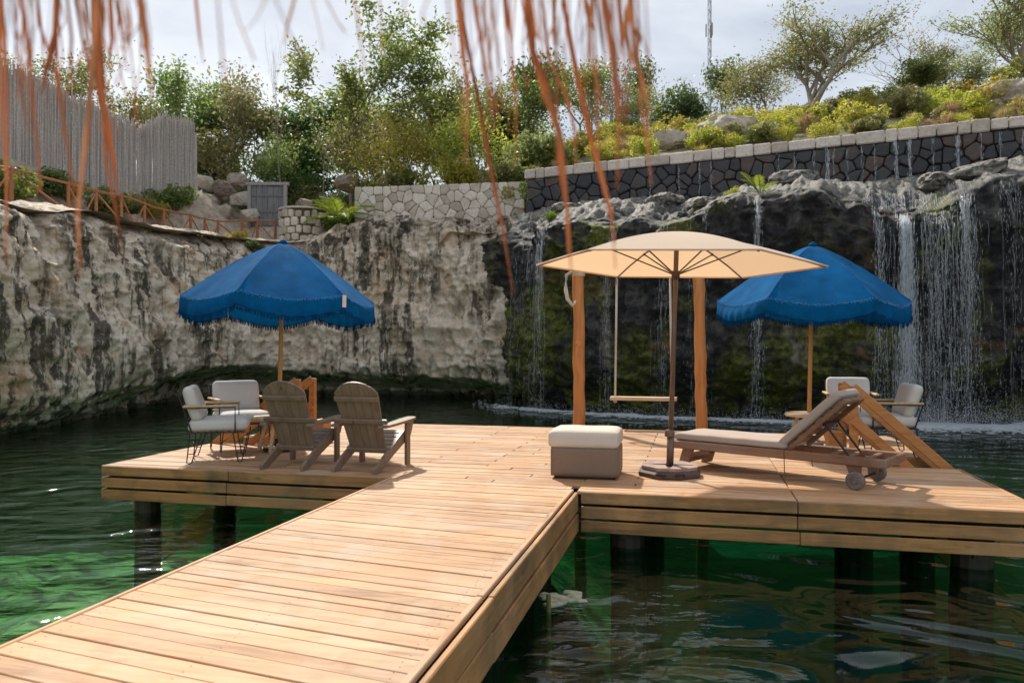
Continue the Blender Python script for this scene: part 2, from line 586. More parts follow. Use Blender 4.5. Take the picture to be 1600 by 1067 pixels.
def terrain_h(x, y):
    x = np.asarray(x, float); y = np.asarray(y, float)
    dB = (x - WA[0]) * Wn[0] + (y - WA[1]) * Wn[1]
    hB = np.where(dB > .28, 7.2 + .40 * np.clip(dB - .3, 0, 9.5) - .02 * np.clip(dB - 9.8, 0, 60), 4.0)
    dC = (x - CW0[0]) * CN[0] + (y - CW0[1]) * CN[1]
    hC = np.where(dC > .25, 7.1 + .16 * np.clip(dC - .3, 0, 14), 4.9)
    # bank on the left, rising from the path to the stick fence
    fx = np.interp(y, [0, 18.8, 24, 28, 30], [-12.7, -12.5, -12.3, -11.7, -9.8])
    dL = fx - x
    hL = np.interp(y, [0, 13, 18.8, 28, 31], [3.8, 4.1, 4.62, 5.1, 5.4]) + 2.2 * sstep(.35, 3.1, dL) + .06 * np.clip(dL - 3, 0, 20)
    hLb = np.where(x > -12.8, 5.25 + 1.3 * sstep(29.4, 31.6, y - .0 * x) + .9 * sstep(31.6, 36, y) + .12 * np.clip(y - 36, 0, 12), 0)
    hl = np.maximum(hL, hLb * sstep(28.6, 30.2, y))
    wR = sstep(.3, .9, x); wC = sstep(-6.2, -5.7, x)
    h = hl * (1 - wC) + hC * wC
    # right of the pale wall the two terraces run together
    hb2 = np.where((dB > .28), hB, np.where(x < 1.2, 4.9, 4.0))
    h = h * (1 - wR) + hb2 * wR
    far = sstep(45, 90, np.hypot(x, y))
    h = h * (1 - far) + 9.0 * far
    q = np.stack([x.ravel() * .35, y.ravel() * .35, np.zeros(x.size)], 1)
    h = h + (.22 * fbm(q, 4, 5)).reshape(x.shape)
    near = sstep(2.0, -1.0, y)
    return h * (1 - near) + near * (-.16)

def th(x, y):
    return float(terrain_h(np.array([x]), np.array([y]))[0])

# ---- rock materials
def limestone():
    m, nt, b, out = newmat('limestone')
    v = posvec(nt)
    big = noise(nt, v, .55, 5, .6, .5)
    mid = noise(nt, v, 2.4, 9, .74, .4)
    fine = noise(nt, v, 10.0, 6, .75)
    c = ramp(nt, mid, [(.27, (.30, .22, .15)), (.35, (.60, .48, .36)), (.44, (.84, .73, .60)), (.58, (.92, .86, .77))])
    och = noise(nt, v, .8, 4, .6, .3, loc=(7, 3, 1))
    c = mixc(nt, ramp(nt, och, [(.54, 0), (.70, .6)]), c, (.52, .30, .14))
    # black water streaks running down from the rim
    st = noise(nt, v, 2.6, 7, .68, .35, mscale=(1, 1, .10))
    st2 = noise(nt, v, .5, 3, .5, .2, mscale=(1, 1, .5), loc=(3, 9, 4))
    sx = math_n(nt, 'MULTIPLY', ramp(nt, st, [(.475, 0), (.55, 1)]), ramp(nt, st2, [(.41, 0), (.53, 1)]))
    sep = nt.nodes.new('ShaderNodeSeparateXYZ'); nt.links.new(v, sep.inputs[0])
    # the upper crust is lichen-grey on this rock
    crust_sheen = math_n(nt, 'ADD', math_n(nt, 'MULTIPLY', sep.outputs['Z'], .30), math_n(nt, 'MULTIPLY_ADD', big, 1.6, -1.55))
    crust_sheen = ramp(nt, crust_sheen, [(.55, 0), (1.0, .65)])
    c = mixc(nt, crust_sheen, c, mixc(nt, ramp(nt, fine, [(.4, 0), (.62, 1)]), (.14, .125, .105), (.58, .51, .42)))
    c = mixc(nt, math_n(nt, 'MULTIPLY', sx, .88), c, (.045, .04, .03))
    pit = ramp(nt, fine, [(.34, .8), (.42, 0)])
    c = mixc(nt, pit, c, (.13, .10, .07))
    c = mixc(nt, ramp(nt, fine, [(.56, 0), (.66, .6)]), c, (.90, .85, .77))
    c = mixc(nt, 1.0, c, (1.0, .945, .87), 'MULTIPLY')
    # algae line by the water
    al = math_n(nt, 'ADD', math_n(nt, 'MULTIPLY', sep.outputs['Z'], -1.4), math_n(nt, 'MULTIPLY', mid, .9))
    c = mixc(nt, ramp(nt, al, [(.95, 0), (1.0, .8)]), c, (.045, .05, .02))
    nt.links.new(c, b.inputs['Base Color'])
    b.inputs['Roughness'].default_value = .85
    b.inputs['Specular IOR Level'].default_value = .25
    hh = math_n(nt, 'ADD', math_n(nt, 'MULTIPLY', mid, .7), math_n(nt, 'MULTIPLY', fine, .75))
    bump(nt, b, hh, .9, .12)
    return m

def basalt():
    m, nt, b, out = newmat('wet_rock')
    v = posvec(nt)
    mid = noise(nt, v, 2.0, 9, .74, .5)
    fine = noise(nt, v, 8.0, 6, .75)
    c = ramp(nt, mid, [(.3, (.007, .008, .009)), (.48, (.024, .024, .026)), (.60, (.085, .08, .073)), (.72, (.19, .175, .158))])
    sep = nt.nodes.new('ShaderNodeSeparateXYZ'); nt.links.new(v, sep.inputs[0])
    # moss below, in hanging patches
    mo = noise(nt, v, .75, 5, .6, .5, mscale=(1, 1, .55))
    lowm = math_n(nt, 'ADD', mo, math_n(nt, 'MULTIPLY', sep.outputs['Z'], -.022))
    c = mixc(nt, ramp(nt, lowm, [(.43, 0), (.55, .95)]), c, mixc(nt, ramp(nt, fine, [(.38, 0), (.66, 1)]), (.022, .030, .008), (.24, .26, .035)))
    br = noise(nt, v, .9, 4, .6, .3, loc=(4, 1, 8))
    c = mixc(nt, ramp(nt, br, [(.60, 0), (.70, .7)]), c, (.22, .125, .06))
    st = noise(nt, v, 1.2, 4, .6, .2, mscale=(1, 1, .1), loc=(2, 2, 2))
    c = mixc(nt, ramp(nt, st, [(.61, 0), (.69, .6)]), c, (.34, .29, .23))
    # sky sheen of the wet lip, painted in as a paler tone with height
    geo = nt.nodes.new('ShaderNodeNewGeometry')
    crust_sheen = math_n(nt, 'ADD', math_n(nt, 'MULTIPLY', sep.outputs['Z'], .9), math_n(nt, 'MULTIPLY_ADD', mid, 1.3, -4.75))
    c = mixc(nt, ramp(nt, crust_sheen, [(.2, 0), (.8, .75)]), c, mixc(nt, ramp(nt, fine, [(.42, 0), (.62, 1)]), (.09, .085, .075), (.50, .47, .41)))
    nt.links.new(c, b.inputs['Base Color'])
    nt.links.new(ramp(nt, fine, [(.3, .35), (.6, .8)]), b.inputs['Roughness'])
    b.inputs['Specular IOR Level'].default_value = .4
    hh = math_n(nt, 'ADD', math_n(nt, 'MULTIPLY', mid, .6), math_n(nt, 'MULTIPLY', fine, .5))
    bump(nt, b, hh, 1.0, .16)
    return m

M['limestone'] = limestone()
M['basalt'] = basalt()

def grid_mesh(name, V, mat, smooth=True):
    """V: rows x cols x 3"""
    r, c, _ = V.shape
    idx = np.arange(r * c).reshape(r, c)
    q = np.stack([idx[:-1, :-1], idx[:-1, 1:], idx[1:, 1:], idx[1:, :-1]], -1).reshape(-1, 4)
    me = bpy.data.meshes.new(name)
    me.vertices.add(r * c); me.vertices.foreach_set('co', V.reshape(-1).astype(np.float32))
    me.loops.add(q.size); me.loops.foreach_set('vertex_index', q.reshape(-1).astype(np.int32))
    me.polygons.add(len(q)); me.polygons.foreach_set('loop_start', np.arange(0, q.size, 4, dtype=np.int32))
    me.polygons.foreach_set('loop_total', np.full(len(q), 4, dtype=np.int32))
    me.polygons.foreach_set('use_smooth', np.ones(len(q), dtype=bool))
    me.update(calc_edges=True); me.validate()
    if mat: me.materials.append(mat)
    return me

def ribbon(ctrl, step, dark):
    cp, nr = smooth_poly(ctrl, step)
    n = len(cp)
    zl = np.concatenate([np.linspace(-4.0, -.9, 8)[:-1], np.linspace(-.9, 1.2, 46)[:-1], np.linspace(1.2, 3.6, 52)[:-1], np.linspace(3.6, 5.0, 36)])
    zt = (zl + 4) / 9.0
    rows = len(zl)
    nt_ = 34
    V = np.zeros((rows + nt_, n, 3))
    rim = cp[:, 2]
    col = np.arange(n) * step
    rim = rim + .22 * vnoise(np.stack([col * .8, col * 0, col * 0], 1), 31) + .10 * vnoise(np.stack([col * 2.3, col * 0, col * 0], 1), 32)
    for i in range(rows):
        z = -4.0 + zt[i] * (rim + 4.0)
        zr = np.clip((z - WATER) / (rim - WATER), 0, 1)
        if dark:
            o = .45 * np.sin(np.pi * np.clip(zr, 0, 1) ** .8) - .10 + .55 * sstep(.55, .92, zr) - .5 * sstep(.93, 1.0, zr) ** 2
            o = o - cp[:, 3] * sstep(cp[:, 4] + .9, cp[:, 4] - .5, z)
        else:
            o = .55 * np.sin(np.pi * zr ** .8) - .25 * zr + .12 - .35 * sstep(.90, 1.0, zr) ** 2
            o = o - cp[:, 3] * sstep(cp[:, 4] + .35, cp[:, 4] - .35, z)
        V[i, :, 0] = cp[:, 0] + nr[:, 0] * o
        V[i, :, 1] = cp[:, 1] + nr[:, 1] * o
        V[i, :, 2] = z
    last = V[rows - 1].copy()
    for j in range(nt_):
        k = (j + 1) / nt_
        if dark:
            dl = (last[:, 0] - WA[0]) * Wn[0] + (last[:, 1] - WA[1]) * Wn[1]
            dist = np.clip(-dl + .15, .8, 4.5) * k
            V[rows + j, :, 0] = last[:, 0] + Wn[0] * dist
            V[rows + j, :, 1] = last[:, 1] + Wn[1] * dist
            V[rows + j, :, 2] = last[:, 2] + (5.72 - last[:, 2]) * sstep(0, 1.0, k) + .14 * np.sin(k * np.pi)
        else:
            dist = 2.6 * k ** 1.3
            x = last[:, 0] - nr[:, 0] * dist; y = last[:, 1] - nr[:, 1] * dist
            h = terrain_h(x, y)
            V[rows + j, :, 0] = x; V[rows + j, :, 1] = y
            V[rows + j, :, 2] = last[:, 2] + (np.clip(h + .07, last[:, 2] - .6, last[:, 2] + .8) - last[:, 2]) * sstep(0, .55, k) - .35 * sstep(.86, 1.0, k) + .10 * np.sin(k * np.pi)
    # roughen
    p = V.reshape(-1, 3)
    if dark:
        d = .42 * fbm(p * [.55, .55, .45], 3, 3) + .26 * fbm(p * [1.5, 1.5, 1.1], 3, 9, ridged=True) + .15 * fbm(p * 3.6, 3, 11, ridged=True) + .05 * fbm(p * 9.5, 2, 15, ridged=True)
    else:
        d = .42 * fbm(p * [.42, .42, .35], 3, 3) + .26 * fbm(p * [1.25, 1.25, .8], 3, 9, ridged=True) + .17 * fbm(p * [3.3, 3.3, 2.4], 3, 11, ridged=True) + .06 * fbm(p * [9.0, 9.0, 6.5], 2, 15, ridged=True)
    D = d.reshape(V.shape[:2])
    amp = np.ones(rows + nt_); 
    for j in range(nt_):
        amp[rows + j] = 0
    NX = np.tile(nr[:, 0], (rows + nt_, 1)); NY = np.tile(nr[:, 1], (rows + nt_, 1))
    V[:, :, 0] += NX * D * amp[:, None]
    V[:, :, 1] += NY * D * amp[:, None]
    lastd = D[rows - 1]
    for j in range(nt_):
        k = (j + 1) / nt_
        V[rows + j, :, 0] += nr[:, 0] * lastd * (1 - k)
        V[rows + j, :, 1] += nr[:, 1] * lastd * (1 - k)
        V[rows + j, :, 2] += D[rows + j] * (1.0 if dark else .35) * math.sin(min(1, k * 3) * math.pi / 2) * (1 - .5 * k)
    return V, rows, cp, nr

LV, LROWS, LCP, LNR = ribbon(LIME, .05, False)
DV, DROWS, DCP, DNR = ribbon(DARK, .055, True)
tag(link('cliff', grid_mesh('cliff', LV, M['limestone'])), kind='structure')
tag(link('cliff', grid_mesh('cliff', DV, M['basalt'])), kind='structure')

# ---- pit outline, terrain sheet, pool bed, water
PIT = np.concatenate([LCP[::12, :2], DCP[::12, :2], [[17.5, -.6], [-10.6, -.6]]])

def inside(poly, x, y):
    c = np.zeros(x.shape, bool)
    n = len(poly); j = n - 1
    for i in range(n):
        xi, yi = poly[i]; xj, yj = poly[j]
        cond = ((yi > y) != (yj > y)) & (x < (xj - xi) * (y - yi) / ((yj - yi) if yj != yi else 1e-9) + xi)
        c ^= cond; j = i
    return c

def terrain():
    xs = np.concatenate([np.linspace(-700, -60, 12)[:-1], np.linspace(-60, -24, 30)[:-1], np.arange(-24, 26, .28), np.linspace(26, 60, 28), np.linspace(60, 700, 12)[1:]])
    ys = np.concatenate([np.linspace(-300, -12, 8)[:-1], np.arange(-12, 12, 1.0), np.arange(12, 44, .28), np.linspace(44, 90, 30), np.linspace(90, 900, 14)[1:]])
    X, Y = np.meshgrid(xs, ys)
    H = terrain_h(X, Y)
    V = np.stack([X, Y, H], -1)
    # cells wholly in the pit are left out
    off = []
    cx, cy = 2.0, 12.0
    ins = inside(PIT, X, Y)
    # a margin: points within .7 m outside the outline keep their ground
    r, c = X.shape
    idx = np.arange(r * c).reshape(r, c)
    q = np.stack([idx[:-1, :-1], idx[:-1, 1:], idx[1:, 1:], idx[1:, :-1]], -1).reshape(-1, 4)
    insf = ins.reshape(-1)
    q = q[~insf[q].any(1)]
    me = bpy.data.meshes.new('ground')
    me.from_pydata(V.reshape(-1, 3).tolist(), [], q.tolist())
    me.polygons.foreach_set('use_smooth', [True] * len(q))
    m, nt, b, out = newmat('ground_soil')
    v = posvec(nt)
    n1 = noise(nt, v, .5, 5, .6); n2 = noise(nt, v, 5.0, 6, .65)
    c_ = ramp(nt, n2, [(.3, (.24, .19, .14)), (.55, (.42, .35, .275)), (.75, (.55, .48, .39))])
    sep = nt.nodes.new('ShaderNodeSeparateXYZ'); nt.links.new(v, sep.inputs[0])
    gz = math_n(nt, 'ADD', math_n(nt, 'MULTIPLY', sep.outputs['Z'], .5), math_n(nt, 'MULTIPLY_ADD', n1, 1.6, -4.35))
    c_ = mixc(nt, ramp(nt, gz, [(.0, 0), (.45, .85)]), c_, mixc(nt, ramp(nt, n2, [(.35, 0), (.65, 1)]), (.05, .06, .02), (.19, .17, .06)))
    nt.links.new(c_, b.inputs['Base Color']); b.inputs['Roughness'].default_value = .95
    b.inputs['Specular IOR Level'].default_value = .1
    bump(nt, b, n2, .8, .06)
    me.materials.append(m)
    me.update()
    tag(link('ground', me), kind='structure')
terrain()

def pool_bed():
    xs = np.arange(-14, 21, .3); ys = np.arange(-1.2, 31, .3)
    X, Y = np.meshgrid(xs, ys)
    s = X * E1.x + Y * E1.y
    q = np.stack([X.ravel(), Y.ravel(), X.ravel() * 0], 1)
    deep = 1.05 + 4.0 * sstep(-2.8, 1.5, s) + 1.8 * sstep(9, 17, Y)
    Z = WATER - deep + .35 * fbm(q * .5, 4, 21).reshape(X.shape) + .16 * fbm(q * 1.6, 3, 23, ridged=True).reshape(X.shape)
    m, nt, b, out = newmat('algae_bed')
    v = posvec(nt)
    n1 = noise(nt, v, .8, 5, .6, .4); n2 = noise(nt, v, 3.5, 5, .6)
    c = ramp(nt, n1, [(.32, (.07, .10, .03)), (.5, (.24, .32, .09)), (.68, (.42, .44, .17))])
    c = mixc(nt, ramp(nt, n2, [(.55, 0), (.7, .6)]), c, (.36, .36, .20))
    nt.links.new(c, b.inputs['Base Color']); b.inputs['Roughness'].default_value = .9
    tag(link('pool_bed', grid_mesh('pool_bed', np.stack([X, Y, Z], -1), m)), kind='structure')
pool_bed()

def water():
    m, nt, b, out = newmat('pool_water')
    nt.nodes.remove(b)
    v = posvec(nt)
    fr = nt.nodes.new('ShaderNodeFresnel'); fr.inputs['IOR'].default_value = 1.33
    gl = nt.nodes.new('ShaderNodeBsdfGlossy'); gl.inputs['Roughness'].default_value = .015
    tr = nt.nodes.new('ShaderNodeBsdfTransparent'); tr.inputs['Color'].default_value = (.86, .97, .92, 1)
    mx = nt.nodes.new('ShaderNodeMixShader')
    w1 = noise(nt, v, 1.05, 1, .35, 1.7, mscale=(.8, 1.1, 1))
    w2 = noise(nt, v, 3.2, 3, .5, .6, mscale=(.7, 1.5, 1))
    w3 = noise(nt, v, 9.0, 2, .5, .3, mscale=(.6, 1.6, 1))
    sep = nt.nodes.new('ShaderNodeSeparateXYZ'); nt.links.new(v, sep.inputs[0])
    calm = ramp(nt, math_n(nt, 'MULTIPLY_ADD', sep.outputs['X'], -.12, .55), [(.30, .03), (.70, 1)])   # breeze reaches the open side
    dist = ramp(nt, math_n(nt, 'MULTIPLY', sep.outputs['Y'], .06), [(.4, 0), (.95, 1)])
    k = math_n(nt, 'MAXIMUM', calm, dist)
    h = math_n(nt, 'ADD', math_n(nt, 'MULTIPLY', w1, .9), math_n(nt, 'MULTIPLY', math_n(nt, 'MULTIPLY', w2, .32), k))
    h = math_n(nt, 'ADD', h, math_n(nt, 'MULTIPLY', math_n(nt, 'MULTIPLY', w3, .085), k))
    bp = nt.nodes.new('ShaderNodeBump'); bp.inputs['Strength'].default_value = 1.0; bp.inputs['Distance'].default_value = .14
    nt.links.new(h, bp.inputs['Height'])
    nt.links.new(bp.outputs['Normal'], gl.inputs['Normal']); nt.links.new(bp.outputs['Normal'], fr.inputs['Normal'])
    nt.links.new(fr.outputs[0], mx.inputs[0]); nt.links.new(tr.outputs[0], mx.inputs[1]); nt.links.new(gl.outputs[0], mx.inputs[2])
    nt.links.new(mx.outputs[0], out.inputs['Surface'])
    ab = nt.nodes.new('ShaderNodeVolumeAbsorption')
    ab.inputs['Color'].default_value = (.34, .72, .58, 1)
    ab.inputs['Density'].default_value = .40
    sc_ = nt.nodes.new('ShaderNodeVolumeScatter')
    sc_.inputs['Color'].default_value = (.46, .78, .36, 1)
    sc_.inputs['Density'].default_value = .032
    ad_ = nt.nodes.new('ShaderNodeAddShader')
    nt.links.new(ab.outputs[0], ad_.inputs[0]); nt.links.new(sc_.outputs[0], ad_.inputs[1])
    nt.links.new(ad_.outputs[0], out.inputs['Volume'])
    mb = MB().box((3.2, 14.4, WATER - 5), (34.5, 31.0, 10))
    o = mb.build('water', m)
    tag(o, kind='structure')
water()

# ---- stone walls, one object per stone
def stone_mat(name, stops, mort, rough=.85, spec=.2, dist=.05):
    m, nt, b, out = newmat(name)
    v = posvec(nt)
    n1 = noise(nt, v, 3.0, 6, .65, .3); n2 = noise(nt, v, 14.0, 5, .7)
    oi = nt.nodes.new('ShaderNodeObjectInfo')
    f = math_n(nt, 'ADD', math_n(nt, 'MULTIPLY', n1, .6), math_n(nt, 'MULTIPLY', oi.outputs['Random'], .4))
    c = ramp(nt, f, stops)
    c = mixc(nt, ramp(nt, n2, [(.3, .5), (.5, 0)]), c, mort)
    nt.links.new(c, b.inputs['Base Color']); b.inputs['Roughness'].default_value = rough
    b.inputs['Specular IOR Level'].default_value = spec
    bump(nt, b, math_n(nt, 'ADD', n1, math_n(nt, 'MULTIPLY', n2, .4)), .7, dist)
    return m
M['pale_stone'] = stone_mat('pale_stone', [(.3, (.42, .36, .29)), (.5, (.62, .55, .46)), (.7, (.76, .70, .61))], (.24, .20, .15))
M['pale_mortar'] = plain('pale_mortar', (.13, .105, .08), .95, var=.3)
M['black_stone'] = stone_mat('black_stone', [(.25, (.010, .011, .014)), (.45, (.024, .025, .029)), (.6, (.042, .041, .042)), (.72, (.09, .05, .038))], (.008, .008, .009), rough=.38, spec=.5)
M['black_mortar'] = plain('black_mortar', (.014, .014, .015), .7)
M['coping'] = stone_mat('coping_stone', [(.3, (.46, .40, .34)), (.55, (.64, .57, .50)), (.75, (.74, .67, .60))], (.16, .14, .11))
M['gable'] = plain('concrete_grey', (.30, .29, .28), .9, var=.25)

def clip_poly(poly, nx, ny, d):
    out = []
    for i in range(len(poly)):
        a = poly[i]; b = poly[(i + 1) % len(poly)]
        da = a[0] * nx + a[1] * ny - d; db = b[0] * nx + b[1] * ny - d
        if da <= 0: out.append(a)
        if da * db < 0:
            t = da / (da - db)
            out.append((a[0] + (b[0] - a[0]) * t, a[1] + (b[1] - a[1]) * t))
    return out

def voronoi(L, H, cell, seed, ar=1.15, jit=.42):
    rr = random.Random(seed)
    ny = max(1, round(H / cell)); nx = max(1, round(L / (cell * ar)))
    pts = []
    for j in range(ny):
        for i in range(nx):
            pts.append(((i + .5 + (.5 if j % 2 else 0) * .9 - .22 + rr.uniform(-jit, jit)) * L / nx, (j + .5 + rr.uniform(-jit, jit) * .8) * H / ny))
    cells = []
    for k, (px, py) in enumerate(pts):
        poly = [(0, 0), (L, 0), (L, H), (0, H)]
        for l, (qx, qy) in enumerate(pts):
            if l == k or abs(qx - px) > cell * 3.5 or abs(qy - py) > cell * 3.5: continue
            nx_, ny_ = qx - px, qy - py
            poly = clip_poly(poly, nx_, ny_, (qx * qx + qy * qy - px * px - py * py) / 2)
            if len(poly) < 3: break
        if len(poly) >= 3: cells.append(poly)
    return cells

def stone_wall(root, L, H, cell, mat, seed, gap=.018, proud=.06, name='stone', Hfun=None, jit=.42):
    """stones stand on root's local x (along) / z (up), faces towards local -y"""
    rr = random.Random(seed + 5)
    for poly in voronoi(L, H, cell, seed, jit=jit):
        if Hfun:
            top = Hfun(sum(p[0] for p in poly) / len(poly))
            poly = [(x, min(z, top)) for x, z in poly]
        cx = sum(p[0] for p in poly) / len(poly); cz = sum(p[1] for p in poly) / len(poly)
        # cut the corners once, then pull in for the joint
        q = []
        n = len(poly)
        for i in range(n):
            a = poly[i]; b = poly[(i + 1) % n]
            q.append((a[0] * .87 + b[0] * .13, a[1] * .87 + b[1] * .13)); q.append((a[0] * .13 + b[0] * .87, a[1] * .13 + b[1] * .87))
        r = sum(math.hypot(x - cx, z - cz) for x, z in q) / len(q)
        if r < .04: continue
        k0 = max(.3, 1 - gap / r); k1 = max(.2, 1 - (gap + .04) / r)
        pr = proud * rr.uniform(.5, 1.3)
        n = len(q); vs = []; fs = []
        for k, yy in ((k0, .05), (k0, -pr * .25), ((k0 + k1) / 2, -pr * .8), (k1 * .86, -pr)):
            for x, z in q:
                w = 1 + rr.uniform(-.04, .025)
                vs.append(((x - cx) * k * w, yy + rr.uniform(-.006, .006), (z - cz) * k * w))
        for ring in range(3):
            for i in range(n):
                j = (i + 1) % n
                fs.append((ring * n + i, ring * n + j, (ring + 1) * n + j, (ring + 1) * n + i))
        fs.append(tuple(3 * n + i for i in range(n)))
        me = bpy.data.meshes.new(name); me.from_pydata(vs, [], fs); me.materials.append(mat); me.update()
        o = link(name, me, root, (cx, 0, cz))

def wall_root(name, label, cat, p, d):
    return thing(name, label, cat, (p[0], p[1], p[2]), math.atan2(d[1], d[0]))

# black retaining wall under a pale coping
wl = 20.5
bw = wall_root('retaining_wall', 'long dark wet stone wall with pale coping behind the waterfall ledge', 'wall', (WA[0], WA[1], WZ0 - .35), Wd)
MB().box((wl / 2, .225, .9), (wl, .41, 1.76)).build('mortar', M['black_mortar'], bw)
stone_wall(bw, wl, 1.74, .35, M['black_stone'], 11, gap=.002, proud=.08, jit=.5)
x = -.12; rr_ = random.Random(4)
while x < wl:
    w = rr_.uniform(.30, .80)
    MB().box((0, 0, 0), (w - .022, .62 + rr_.uniform(-.03, .03), .33 + rr_.uniform(-.05, .035)), bev=.03).build('coping_stone', M['coping'], bw, loc=(x + w / 2, .22 + rr_.uniform(-.02, .02), 1.925))
    x += w
# pale end pier of that wall
# pale stone wall above the limestone
cl = float(np.linalg.norm(CW1 - CW0))
cw = wall_root('stone_wall', 'pale dry stone wall with dark joints above the limestone cliff', 'wall', (CW0[0], CW0[1], 5.62), CD)
MB().box((cl / 2, .20, .78), (cl, .37, 1.52)).build('mortar', M['pale_mortar'], cw)
stone_wall(cw, cl, 1.56, .33, M['pale_stone'], 23, gap=.005, proud=.045, jit=.52)
# low round planter of pale rubble
pp = at(467, 362, 28.6)
pl = thing('stone_planter', 'low round rubble planter beside the grey gate', 'planter', (pp.x, pp.y, 5.45), 0)
MB().lathe([(.80, -.7), (.80, .98), (.62, .98)], 20, (0, .6, 0)).build('core', M['pale_mortar'], pl)
for k in range(36):
    a = math.pi * (1.02 + .96 * (k % 9 + .5 * ((k // 9) % 2)) / 8.5) + random.uniform(-.03, .03); zz = -.13 + .31 * (k // 9) + random.uniform(-.04, .04)
    mb = MB(); rounded(mb, (0, 0, 0), (random.uniform(.10, .16), .09, random.uniform(.11, .17)), .05, 2, 0, None, .012, k)
    mb.build('stone', M['pale_stone'], pl, loc=(.82 * math.cos(a), .6 + .82 * math.sin(a), zz), rotz=a + math.pi / 2)
cp_ = MB().lathe([(.62, .0), (.92, .0), (.92, .07), (.62, .07)], 22, (0, .6, .98)).build('rim', M['coping'], pl)
# ================================================================== DECKS
def plank_mesh(L, w, th, seed):
    """long board, slightly cupped and wavy, local x along"""
    rr = random.Random(seed)
    mb = MB(); mb.box((0, 0, -th / 2), (L, w, th), bev=.005)
    return mb.mesh('plank', M['deck'])

PLK = {}
def plank(parent, s0, s1, t, w, dz, th=.03):
    L = round(s1 - s0 - .006, 2)
    key = (L, round(w, 3), random.randint(0, 1))
    if key not in PLK: PLK[key] = plank_mesh(L, w, th, len(PLK))
    o = link('plank', PLK[key], parent, ((s0 + s1) / 2, t, dz))
    o.rotation_euler = (random.uniform(-.006, .006), random.uniform(-.0006, .0006), random.choice((0, math.pi)))
    return o

SL, SR = -6.28, 2.68
TL, TR, TB = 7.03, 6.78, 11.9
N0, N1 = 8.95, 9.72          # stair notches
NL, NR = -5.0, 1.62
plat = thing('wooden_platform', 'broad sun-bleached plank platform standing on dark piles in the pool', 'platform', (0, 0, 0), PA)
PITCH = .125
rr = random.Random(3)
t = TL - 2 * .125
for w in (.119, .119):
    for a, b in ((-1.04, .83), (.83, SR)):
        plank(plat, a, b, t + w / 2, w, rr.uniform(-.002, .002))
    t += .125
t = TL; i = 0
while t + PITCH <= TB + .02:
    tc_ = t + PITCH / 2
    lo, hi = SL, SR
    if N0 - .03 < tc_ < N1 + .02:
        lo, hi = NL, NR
    js = [-2.9 + rr.choice((0, .0, .7)), -.55 + rr.choice((0, 0, -.49)), .83] if i % 3 else [-4.3, -1.9 + rr.choice((0, .3)), .83]
    cuts = [lo] + [j for j in js if lo + .3 < j < hi - .3] + [hi]
    for a, b in zip(cuts[:-1], cuts[1:]):
        plank(plat, a, b, tc_, PITCH - rr.choice((.002, .003, .005)), rr.uniform(-.003, .003))
    t += PITCH; i += 1

def fascia(parent, p0, p1, nrows, joints=(), outward=(0, -1), top=-.004, hgt=.106, gap=.021, th=.03):
    """rows of boards along a deck edge, p0 -> p1 in the deck frame"""
    p0 = Vector((*p0, 0)); p1 = Vector((*p1, 0)); L = (p1 - p0).length; d = (p1 - p0) / L
    o = Vector((*outward, 0)) * (th / 2 + .002)
    for r in range(nrows):
        z = top - hgt / 2 - r * (hgt + gap)
        cuts = [0] + [j + rr.uniform(-.02, .02) for j in joints] + [L]
        for a, b in zip(cuts[:-1], cuts[1:]):
            mb = MB(); mb.box((0, 0, 0), (b - a - .006, th, hgt + rr.uniform(-.004, .004)), bev=.006)
            c = p0 + d * ((a + b) / 2) + o * rr.uniform(1.0, 1.25)
            ob = mb.build('fascia_board', M['fascia'], parent, loc=(c.x, c.y, z + rr.uniform(-.003, .003)))
            ob.rotation_euler = (0, rr.uniform(-.002, .002), math.atan2(d.y, d.x))

fascia(plat, (SL, TL), (-2.93, TL), 3, (1.55,))
fascia(plat, (-1.0, TR), (SR, TR), 3, (1.83,))
fascia(plat, (SL, N0), (SL, TL), 3, (), (-1, 0))
fascia(plat, (SL, TB), (SL, N1), 3, (), (-1, 0))
fascia(plat, (SR, TR), (SR, N0), 3, (), (1, 0))
fascia(plat, (SR, N1), (SR, TB), 3, (), (1, 0))
fascia(plat, (NL, N1), (NL, N0), 3, (), (-1, 0), top=-.034)
fascia(plat, (NR, N0), (NR, N1), 3, (), (1, 0), top=-.034)
fascia(plat, (SL, N0), (NL, N0), 3, (), (0, 1))
fascia(plat, (SL, N1), (NL, N1), 3, (), (0, -1))
fascia(plat, (NR, N0), (SR, N0), 3, (), (0, 1))
fascia(plat, (NR, N1), (SR, N1), 3, (), (0, -1))
fascia(plat, (SL, TB + .02), (SR, TB + .02), 3, (3.0, 6.0), (0, 1))
for t_ in (7.0 + .17, 8.0, 8.82):
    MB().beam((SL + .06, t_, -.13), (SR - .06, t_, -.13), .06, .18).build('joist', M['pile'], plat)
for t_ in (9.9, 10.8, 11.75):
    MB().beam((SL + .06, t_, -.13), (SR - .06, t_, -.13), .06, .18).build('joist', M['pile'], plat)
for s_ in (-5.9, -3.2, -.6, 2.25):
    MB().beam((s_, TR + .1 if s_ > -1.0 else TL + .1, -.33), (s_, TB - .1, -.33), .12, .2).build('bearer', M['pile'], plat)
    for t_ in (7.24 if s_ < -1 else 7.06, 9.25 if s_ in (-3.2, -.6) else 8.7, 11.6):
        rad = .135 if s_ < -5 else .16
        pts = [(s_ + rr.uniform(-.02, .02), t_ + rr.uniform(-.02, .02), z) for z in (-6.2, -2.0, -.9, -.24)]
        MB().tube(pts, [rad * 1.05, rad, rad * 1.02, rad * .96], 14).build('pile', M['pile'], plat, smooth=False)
MB().tube([(1.55, 8.6, -6), (1.55, 8.6, -.25)], .13, 12).build('pile', M['pile'], plat)

